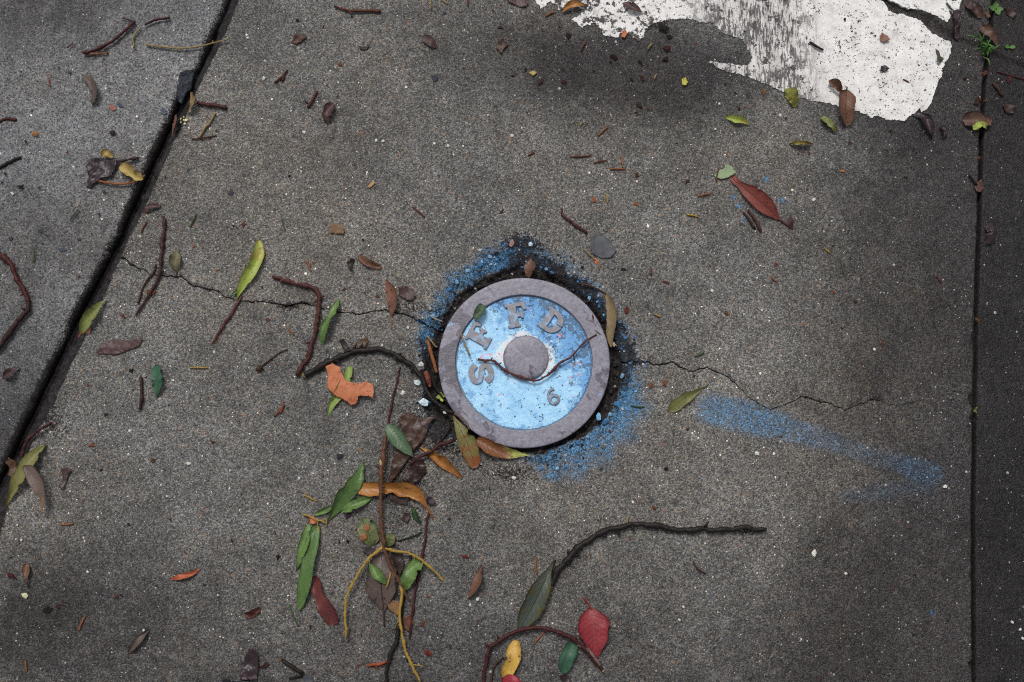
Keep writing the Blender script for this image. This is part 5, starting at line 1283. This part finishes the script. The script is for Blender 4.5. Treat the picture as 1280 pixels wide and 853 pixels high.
# --- needles and straws scattered about
needles = [((539, -4), (539, 12), 'tan'), ((682, 21), (693, 16), 'org'), ((733, 52), (726, 64), 'red'), ((815, 56), (809, 64), 'tan'), ((760, 159), (747, 171), 'org'), ((729, 154), (725, 159), 'tan'), ((712, 196.5), (739, 195), 'red'), ((742, 205), (759, 201), 'red'), ((777, 196), (778, 210), 'org'), ((762, 212), (782, 212), 'org'), ((757, 243), (759, 255), 'yel'), ((872, 246), (889, 242), 'org'), ((858, 269), (873, 272), 'yel'), ((814, 335), (814, 345), 'red'), ((107, 770), (99, 789), 'org'), ((315, 828), (322, 848), 'org'), ((680, 790), (667, 806), 'org'), ((670, 697), (671, 719), 'org'), ((32, 826), (34, 840), 'org'), ((100, 263), (90, 276), 'grn'), ((45, 314), (44, 330), 'grn'), ((1050, 325), (1054, 343), 'grn'), ((362, 757), (373, 783), 'grn'), ((352, 274), (357, 289), 'grn'), ((246, 268), (238, 284), 'grn'), ((382, 326), (388, 339), 'org'), ((359, 409), (368, 419), 'org'), ((238, 460), (260, 460), 'yel'), ((184, 278), (177, 292), 'red'), ((516, 259), (531, 272), 'red'), ((265, 430), (273, 421), 'org'), ((880, 441), (869, 446), 'grn'), ((818, 393), (826, 397), 'yel'), ((1030, 310), (1037, 317), 'yel'), ((964, 347), (971, 353), 'org'), ((821, 93), (818, 100), 'tan'), ((62, 98), (64, 110), 'org'), ((86, 62), (93, 56), 'red'), ((76, 656), (92, 655), 'org'), ((552, 0), (560, 6), 'tan'), ((586, -3), (585, 9), 'red'), ((112, 70), (136, 68), 'org'), ((1104, 424), (1103, 433), 'red'), ((1171, 345), (1176, 353), 'red'), ((742, 412), (752, 420), 'grn'), ((788, 507), (806, 509), 'grn'), ((740, 391), (741, 404), 'red'), ((380, 619), (397, 627), 'yel'), ((1182, 5), (1190, 14), 'grn'), ((660, 195), (668, 192), 'red'), ((1128, 100), (1136, 104), 'red'), ((898, 212), (895, 228), 'red')]
NC = {'tan': (B_TAN, 'pale straw bit', 'pale straw bits'), 'org': (B_ORG, 'orange-tan conifer needle lying on the concrete', 'orange-tan needles'), 'red': (bark_mat(rgb(124, 66, 52)), 'red-brown needle lying on the concrete', 'red-brown needles'), 'yel': (B_YEL, 'yellow needle lying on the concrete', 'yellow needles'), 'grn': (B_GRN, 'dark green needle lying on the concrete', 'green needles')}
for a, b, c in needles:
    if c is None:
        continue
    mt, lb, gp = NC[c]
    if c == 'tan': lb = 'short pale straw bit lying loose on the pavement'
    mx, my = (a[0] + b[0]) / 2 + random.uniform(-1, 1), (a[1] + b[1]) / 2 + random.uniform(-1, 1)
    left = a[0] < 230 and (a[1] * 0.46 + a[0]) < 290
    up = 0.004 if left else (0.002 if a[1] < 70 and a[0] > 690 else 0.0003)
    twig([a, (mx, my), b], [0.85, 1.15, 0.8], mt, lb, lift=up, arch=0.0006, wig=0.15, name='needle' if c != 'tan' else 'straw', cat='needle' if c != 'tan' else 'straw', group=gp)

# ------------------------------------------------------------------ pebbles, grit, crumbs
def pebble_mesh(seed, flat=0.55, bumpy=0.25, sub=2):
    rs = random.Random(seed)
    bm = bmesh.new()
    bmesh.ops.create_icosphere(bm, subdivisions=sub, radius=1.0)
    ax = [Vector((rs.uniform(-1, 1), rs.uniform(-1, 1), rs.uniform(-1, 1))).normalized() for _ in range(6)]
    cut = [rs.uniform(0.55, 0.95) for _ in range(6)]
    for v in bm.verts:
        for a, c in zip(ax, cut):
            d = v.co.dot(a)
            if d > c:
                v.co -= a * (d - c) * 0.85
        v.co *= 1 + bumpy * (rs.uniform(-0.25, 0.25))
        v.co.z *= flat
    me = bpy.data.meshes.new('pebble')
    bm.to_mesh(me); bm.free()
    return me
def stone_mat(c, rough=0.6):
    d = tuple(x * 0.72 for x in c); l = tuple(min(1, x * 1.2) for x in c)
    return simple_mat('stone', [(0.3, d), (0.5, c), (0.7, l)], 1.4, (rough - .1, rough + .1), 0.5, 0.2)
PM = [pebble_mesh(i, 0.6, 1.1, 1) for i in range(6)]
def flake_mesh(seed):
    rs = random.Random(seed)
    k = rs.choice([7, 8, 9, 10])
    out = []
    for i in range(k):
        a = 2 * math.pi * (i + rs.uniform(-.3, .3)) / k
        r = rs.choice([rs.uniform(.35, .6), rs.uniform(.7, 1.0), rs.uniform(.85, 1.1)])
        out.append((math.cos(a) * r, math.sin(a) * r, rs.uniform(-.25, .35)))
    vs = out + [(x * .5, y * .5, z * .4 + rs.uniform(.2, .7)) for x, y, z in out] + [(0, 0, rs.uniform(.2, .8))] + [(x * .9, y * .9, z - .35) for x, y, z in out]
    fs = []
    for i in range(k):
        j = (i + 1) % k
        fs += [(i, j, k + j, k + i), (k + i, k + j, 2 * k), (j, i, 2 * k + 1 + i, 2 * k + 1 + j)]
    fs.append(tuple(2 * k + 1 + i for i in reversed(range(k))))
    me = bpy.data.meshes.new('flake')
    me.from_pydata(vs, [], fs); me.update()
    return me
FM = [flake_mesh(50 + i) for i in range(10)]
_pm = {}
def pebble(px, py, w, h, col, label, ang=0, z=0.0, name='pebble', cat='pebble', group=None, flat=1.0):
    fl = name == 'bark_crumb'
    key = (random.randrange(10 if fl else 6), col, fl)
    if key not in _pm:
        me = (FM if fl else PM)[key[0]].copy(); me.materials.clear(); me.materials.append(stone_mat(col))
        me.polygons.foreach_set('use_smooth', [False] * len(me.polygons))
        _pm[key] = me
    o = bpy.data.objects.new(name, _pm[key])
    p = G(px, py)
    r = min(w, h) * MM / 2
    o.location = (p.x, p.y, z + (r * 0.30 * flat if not fl else r * 0.3))
    o.scale = (w * MM / 2 * (1.15 if fl else 1), h * MM / 2 * (1.15 if fl else 1), r * (flat if not fl else 0.6))
    o.rotation_euler = (0, 0, math.radians(ang))
    link(o)
    return tag(o, label, cat, group)
WHITE = rgb(206, 204, 196); LBLUE = rgb(122, 158, 188); MBLUE = rgb(66, 110, 158); SLATE = rgb(70, 76, 88); PINK = rgb(170, 120, 100)
pebble(530.6, 504, 14, 13, rgb(196, 212, 220), 'largest chalky blue-white stone chip beside the cover', 25)
pebble(522, 479, 10, 12, rgb(196, 206, 210), 'chalky stone chip above the largest blue-white chip', 70)
pebble(503.5, 491.5, 8, 7, WHITE, 'clean white stone chip on the slab beside the curved black twig', 20)
pebble(526, 456, 9, 8, rgb(200, 202, 198), 'pale stone chip below the blue-painted grit, beside the cover gap', 0)
pebble(639.6, 305, 7, 11, rgb(150, 118, 112), 'oval pinkish pebble in the broken edge above the cover', -8)
pebble(663, 306, 8, 8, rgb(186, 204, 220), 'pale blue pebble in the broken edge above the cover', 0)
pebble(748, 521, 8, 10, rgb(128, 178, 220), 'light blue paint-coated chip at the lower side of the cover', 20)
pebble(767, 431, 6, 7, rgb(190, 160, 128), 'tan pebble in the gap beside the dry tan leaf', 0)
pebble(111, 414, 8, 11, rgb(176, 118, 98), 'salmon-pink pebble beside the olive leaf over the joint', -30, 0.001)
pebble(142, 136.5, 13, 8, rgb(150, 104, 88), 'brick-pink pebble set in the smooth slab', -10, 0.0025, flat=.6)
pebble(151, 133, 11, 6, rgb(72, 80, 92), 'slate pebble touching the brick-pink one', -30, 0.0022, flat=.6)
pebble(205, 140.5, 9, 13, rgb(86, 94, 104), 'grey oval pebble set near the wide joint', 25, 0.002, flat=.5)
pebble(79, 313, 13, 7, SLATE, 'dark slate pebble set in the smooth slab above the bent twig', -5, 0.002, flat=.5)
pebble(1017.5, 691, 6, 10, WHITE, 'brightest white chip alone on the bare concrete', -8)
pebble(32, 745, 10, 8, rgb(196, 194, 160), 'pale round cream blossom near the faded tailed leaf', 0, name='blossom', cat='blossom')
for i, (px, py, s, c) in enumerate([(520, 439, 7, MBLUE), (526, 465, 7, LBLUE), (524, 445, 6, LBLUE), (524, 491, 7, rgb(150, 170, 180)), (658.5, 299.7, 6, LBLUE), (612.6, 321, 7, LBLUE), (649, 592, 6, LBLUE), (700, 585, 6, MBLUE), (722, 553, 7, MBLUE), (735, 546, 6, LBLUE), (770, 505, 6, MBLUE), (778, 470, 6, LBLUE), (775, 385, 8, MBLUE), (770, 400, 7, MBLUE), (737, 372, 6, LBLUE), (690, 340, 6, MBLUE), (683, 336, 5, LBLUE), (600, 330, 7, MBLUE), (585, 338, 7, LBLUE), (548, 372, 6, MBLUE), (541, 395, 7, LBLUE), (622, 316, 6, MBLUE), (561, 362, 6, MBLUE), (571, 352, 6, LBLUE), (690, 594, 9, LBLUE), (683, 590, 7, MBLUE), (757, 527, 8, MBLUE), (763, 518, 6, LBLUE)]):
    pebble(px, py, s, s * random.uniform(.7, 1.2), c, 'small blue-painted grit chip in the broken edge round the cover', random.uniform(0, 180), -0.003, name='grit_chip', cat='grit', group='blue-painted chips round the cover')
for i, (px, py, s) in enumerate([(556, 516, 5), (510, 410, 5), (478, 431.7, 4), (642, 597.5, 5), (601, 580, 4), (470, 176, 5), (479, 177, 5), (640, 170, 5), (330, 99, 5), (1057, 717, 4), (854, 759, 4), (849, 775, 4), (1265, 778, 4), (1275, 787, 4), (1278, 798, 4), (236, 580, 6), (110, 715, 5), (1093, 437, 5), (790, 349, 4), (890, 364, 6), (1017, 250, 5), (17, 243, 4), (640, 15, 3), (899, 130, 4), (894, 162, 4), (106, 677, 4), (180, 788, 4), (27, 675, 4), (1181, 608, 6), (946, 567, 6), (374, 598, 4), (434, 518, 4), (597, 749, 5), (588, 756, 4), (560, 183, 5), (380, 166, 5), (310, 48, 4), (660, 758, 4)]):
    pebble(px, py, s, s * random.uniform(.7, 1.3), WHITE, 'loose white grit chip on the pavement', random.uniform(0, 180), 0.0035 if px < 100 and py < 400 else 0.0003, name='grit_chip', cat='grit', group='loose white grit chips')
for px, py, w, h in [(100, 300, 8, 5), (15, 299, 7, 7), (131, 241, 6, 6), (52, 290, 5, 8), (88, 92, 6, 4), (289, 241, 8, 8), (544, 98, 11, 9), (556, 17, 6, 6), (1120, 438, 6, 6), (976, 546, 5, 5), (1009, 237, 4, 4), (787, 795, 5, 5)]:
    pebble(px, py, w, h, rgb(62, 64, 72), 'small dark grey pebble on the pavement', random.uniform(0, 180), 0.002 if px < 180 else 0.0, flat=.6, group='small dark grey pebbles')
for px, py, w, c in [(142, 168, 10, DPURP), (28, 235, 9, BLK), (165, 464, 9, BLK), (305, 282, 10, rgb(94, 52, 36)), (783, 388, 10, rgb(92, 48, 40)), (908, 393, 8, rgb(90, 52, 36)), (833, 353, 9, rgb(84, 48, 42)), (627, 265, 9, rgb(64, 42, 34)), (472, 370, 7, rgb(100, 60, 46)), (582, 696, 10, rgb(96, 36, 34)), (60, 762, 11, BLK), (73, 758, 9, rgb(72, 40, 38)), (16, 720, 12, rgb(64, 32, 32)), (330, 833, 12, rgb(58, 36, 34)), (335, 400, 8, rgb(92, 60, 50)), (189, 366, 12, rgb(104, 64, 40)), (528, 780, 9, rgb(110, 60, 44)), (535, 818, 11, rgb(92, 38, 32)), (509, 824, 9, BLK), (535, 747, 6, rgb(120, 60, 52)), (818, 636, 8, rgb(96, 56, 44)), (832, 587, 8, BLK), (814, 483, 9, rgb(112, 68, 50)), (830, 480, 9, rgb(112, 68, 46)), (192, 575, 8, rgb(82, 50, 36)), (266, 553, 7, rgb(80, 48, 40)), (115, 557, 9, rgb(120, 72, 48)), (155, 395, 11, rgb(90, 56, 46)), (424, 571, 12, rgb(48, 46, 52)), (436, 645, 10, rgb(52, 42, 50)), (424, 678, 6, BLK), (348, 697, 9, BLK), (272, 338, 6, rgb(150, 92, 56)), (242, 308, 6, rgb(120, 84, 60)), (254, 309, 5, rgb(120, 84, 64)), (1053, 215, 8, rgb(176, 112, 58)), (1042, 366, 6, rgb(110, 58, 40)), (1222, 401, 8, rgb(94, 62, 40)), (1041, 308, 4, BLK), (1132, 222, 5, BLK), (970, 331, 8, rgb(100, 60, 48)), (1113, 265, 5, rgb(80, 54, 44)), (46, 170, 10, rgb(150, 98, 54)), (426, 82, 8, rgb(110, 62, 44)), (795, 255, 8, rgb(140, 82, 54)), (743, 250, 8, rgb(140, 82, 54)), (859, 228, 10, rgb(60, 44, 34)), (796, 219, 7, rgb(64, 38, 34)), (745, 327, 8, rgb(206, 104, 50)), (749, 333, 12, rgb(120, 96, 66)), (780, 337, 7, rgb(36, 40, 36)), (711, 46, 12, BLK), (768, 72, 11, rgb(40, 24, 18)), (833, 62, 14, rgb(56, 32, 30)), (832, 76, 12, rgb(44, 30, 26)), (801, 79, 9, rgb(38, 28, 28)), (676, 104, 14, rgb(58, 42, 40)), (705, 103, 8, rgb(54, 36, 34)), (803, 98, 10, rgb(56, 38, 34)), (800, 132, 12, rgb(54, 38, 30)), (830, 38, 18, BLK), (836, 47, 12, BLK), (1205, 98, 8, rgb(56, 34, 32)), (1222, 128, 12, rgb(54, 34, 30)), (1230, 92, 10, rgb(86, 48, 44)), (1260, 100, 12, rgb(66, 40, 38)), (1234, 20, 9, rgb(104, 80, 66)), (954, 115, 9, rgb(110, 84, 62)), (924, 137, 8, rgb(54, 32, 30)), (440, 22, 5, BLK), (372, 26, 6, BLK), (626, 35, 8, rgb(60, 44, 40)), (641, 95, 6, BLK), (657, 88, 7, BLK)]:
    me_key = ('crumb', random.randrange(6), c)
    big = w >= 7
    lb = 'dark blackish crumb of bark or leaf litter on the pavement' if sum(c) < 0.09 else ('orange-tan crumb of bark on the pavement' if c[0] > 0.2 else 'brown crumb of bark or leaf litter on the pavement')
    gp = 'blackish litter crumbs' if sum(c) < 0.09 else ('orange-tan litter crumbs' if c[0] > 0.2 else 'brown litter crumbs')
    hz = 0.0036 if (px * 1.0 + py * 0.46) < 290 and px < 230 else (0.0022 if py < 45 and px > 800 else 0.0002)
    pebble(px, py, w, w * random.uniform(.5, .8), c, lb, random.uniform(0, 180), hz, 'bark_crumb', 'litter', gp, flat=.75)

rs = random.Random(21)
def litter_spot():
    """random spot: denser on the upper wet part and near the joints"""
    while True:
        px, py = rs.uniform(-20, 1300), rs.uniform(-20, 873)
        w = 0.35
        if py < 220 and 600 < px < 1130: w = 1.0
        if px > 1150 and py < 200: w = 0.9
        if 420 < px < 560 and py > 540: w = 0.9
        if math.hypot(px - 655, py - 453) < 125: w = 0.0
        if rs.random() < w:
            return px, py
for i in range(205):
    px, py = litter_spot()
    c = rs.choice([rgb(58, 38, 34), rgb(74, 48, 40), rgb(44, 32, 30), rgb(92, 58, 46), rgb(36, 30, 30)])
    onp = (py < 45 and px > 720) or (py < 140 and px > 1000 and px < 1170 and py < 40 + (px - 900) * 0.45)
    lf = px < 290 and (px + py * 0.46) < 290
    lb, gp = ('dark blackish crumb of bark or leaf litter on the pavement', 'blackish litter crumbs') if sum(c) < 0.09 else ('brown crumb of bark or leaf litter on the pavement', 'brown litter crumbs')
    w = rs.uniform(2.6, 6.0)
    pebble(px, py, w, w * rs.uniform(.35, .8), c, lb, rs.uniform(0, 180), 0.0036 if lf else (0.0022 if onp else 0.0002), 'bark_crumb', 'litter', gp, flat=.8)

# ------------------------------------------------------------------ grass tuft, seedling, tar lump, pale blossom
M_BLADE = leaf_mat(rgb(84, 132, 52), rgb(58, 102, 40), rgb(140, 140, 70), 0.3, 0, .1, .45)
gt = G(1229, 60)
e = empty('grass_tuft', (gt.x, gt.y, -0.006), 'bright green grass tuft growing in the narrow joint', 'grass')
for i in range(26):
    a = rs.uniform(0, 2 * math.pi)
    L = rs.uniform(0.008, 0.021)
    bx, by = rs.gauss(0, 0.004), rs.gauss(0, 0.007)
    w = rs.uniform(0.0009, 0.0018)
    up = rs.uniform(0.008, 0.018)
    vs, fs, T, S = [], [], [], []
    for j in range(7):
        t = j / 6
        cx_, cy_ = bx + math.cos(a) * L * t ** 1.3, by + math.sin(a) * L * t ** 1.3
        z = up * math.sin(min(t * 2.0, 2.4)) + 0.003
        hw = w * (1 - t ** 2) + 0.0001
        nx, ny = -math.sin(a), math.cos(a)
        vs += [Vector((cx_ + nx * hw, cy_ + ny * hw, z)), Vector((cx_, cy_, z - hw * 0.5)), Vector((cx_ - nx * hw, cy_ - ny * hw, z))]
        T += [t] * 3; S += [1, 0, -1]
        if j:
            b = 3 * (j - 1)
            fs += [(b, b + 1, b + 4, b + 3), (b + 1, b + 2, b + 5, b + 4)]
    mesh_obj('blade', vs, fs, M_BLADE, e, (0, 0, 0), {'t': T, 's': S})
def sprout(px, py, label, nl, size, z, mt):
    p = G(px, py)
    e = empty('seedling', (p.x, p.y, z), label, 'seedling')
    for i in range(nl):
        a = 2 * math.pi * i / nl + rs.uniform(-.3, .3)
        L = size * MM * rs.uniform(.8, 1.2)
        vs, fs, T, S = [], [], [], []
        for j in range(6):
            t = j / 5
            hw = L * 0.38 * math.sin(math.pi * min(0.08 + t * 0.9, 1)) + 0.0001
            cx_, cy_ = math.cos(a) * L * t, math.sin(a) * L * t
            zz = 0.002 + 0.004 * t - 0.002 * t * t
            nx, ny = -math.sin(a), math.cos(a)
            vs += [Vector((cx_ + nx * hw, cy_ + ny * hw, zz + .0006)), Vector((cx_, cy_, zz)), Vector((cx_ - nx * hw, cy_ - ny * hw, zz + .0006))]
            T += [t] * 3; S += [1, 0, -1]
            if j:
                b = 3 * (j - 1)
                fs += [(b, b + 1, b + 4, b + 3), (b + 1, b + 2, b + 5, b + 4)]
        mesh_obj('leaflet', vs, fs, mt, e, (0, 0, 0), {'t': T, 's': S})
    return e
sprout(551, 495, 'tiny bright green seedling in the dirt beside the cover', 4, 6, -0.009, leaf_mat(rgb(170, 190, 70), rgb(140, 166, 60), SPOT, 0, 0, .1, .4))
sprout(1245, 12, 'small green weed in the narrow joint beyond the grass tuft', 4, 9, -0.002, M_BLADE)
sprout(1261, 60, 'tiny green leaf pair on the dark slab beside the grass tuft', 2, 6, 0.0, M_BLADE)
sprout(1221, 513, 'moss speck halfway down the narrow joint', 4, 4, -0.004, leaf_mat(rgb(110, 130, 50), rgb(84, 104, 44), SPOT, 0, 0, .1, .4))
p = G(230, 152)
e = empty('blossom', (p.x, p.y, 0.002), 'small cream-white blossom lodged in the wide joint', 'blossom')
for i, (a, d) in enumerate([(0.2, 3.5), (1.4, 4.5), (2.6, 4), (3.9, 3.8), (5.2, 4.6), (0.9, 1.0)]):
    o = bpy.data.objects.new('petal', PM[i % 6].copy())
    o.data.materials.append(stone_mat(rgb(228, 222, 170), .6))
    o.location = (math.cos(a) * d * MM, math.sin(a) * d * MM, 0.001 + 0.001 * (i % 2))
    k_ = (1.0, .7, .85, .55, .9, .6)[i]
    o.scale = (2.6 * MM * k_, 1.9 * MM * k_, 1.8 * MM); o.rotation_euler = (0.5 * (i % 3), 0.4, a * 1.7)
    link(o, e)
M_TAR = simple_mat('tar', [(0.3, (0.006, 0.007, 0.010)), (0.5, (0.016, 0.019, 0.026)), (0.68, (0.04, 0.05, 0.066)), (0.78, (0.12, 0.13, 0.14))], 210, (0.25, 0.55), 0.9, 0.002)
shard([(222, 104), (226, 92), (236, 89), (243, 92), (241, 103), (240, 112), (233, 118), (228, 131), (223, 127), (221, 116)], M_TAR, 'black tar plug filling a notch at the wide joint', lift=0.0025, curl=0.001, rough=0.003, thick=0.006, name='tar_plug', cat='tar')
# --- sodden bits tangled in the heap round the forked twig
M_SOD = leaf_mat(rgb(58, 42, 40), rgb(78, 56, 48), BLK, 0, 0, .4, .36)
M_SODP = leaf_mat(rgb(52, 42, 52), rgb(70, 56, 62), BLK, 0, 0, .3, .4)
shard([(488, 612), (500, 618), (512, 622), (508, 632), (496, 630), (487, 624)], M_SOD, 'sodden dark scrap under the amber lobed leaf', lift=0.001, curl=0.004, rough=0.002)
shard([(452, 684), (462, 682), (470, 690), (466, 697), (455, 692)], M_SODP, 'sodden slate scrap below the galled olive leaf', curl=0.002, rough=0.0015)
shard([(488, 678), (498, 684), (497, 694), (489, 692)], M_SODP, 'sodden violet scrap in the crotch of the forked twig', curl=0.003, rough=0.002)
shard([(492, 694), (502, 690), (506, 706), (500, 722), (494, 712)], M_SOD, 'sodden brown strip along the middle branch of the forked twig', curl=0.003, rough=0.002)
shard([(534, 620), (541, 622), (545, 628), (538, 632), (533, 628)], M_SODP, 'blackish crumb beside the amber leaf tail', curl=0.004, rough=0.002)
shard([(505, 772), (513, 768), (518, 778), (510, 790), (504, 784)], leaf_mat(rgb(112, 66, 46), rgb(84, 50, 40), BLK, 0, 0, .4, .4), 'russet scrap beside the black stem', curl=0.004, rough=0.002)
shard([(506, 640), (514, 644), (510, 654), (502, 650)], M_SOD, 'small sodden scrap between the forked twig and reddish stem', curl=0.003, rough=0.002)
twig([(514, 690), (513, 703), (511, 718)], [1.1, 1.3, .9], B_WINE, 'tiny wine stem beneath the outer yellow branch')
twig([(548, 556), (556, 545), (562, 534), (560, 524)], [1.6, 1.9, 1.7, 1.3], B_BLK, 'rootlet curling in the soil beside the cover', lift=-0.002)
twig([(538, 470), (545, 486), (556, 500), (566, 508)], [1.0, 1.2, 1.0], B_BLK, 'fine black rootlet under the curved black twig', lift=-0.006)
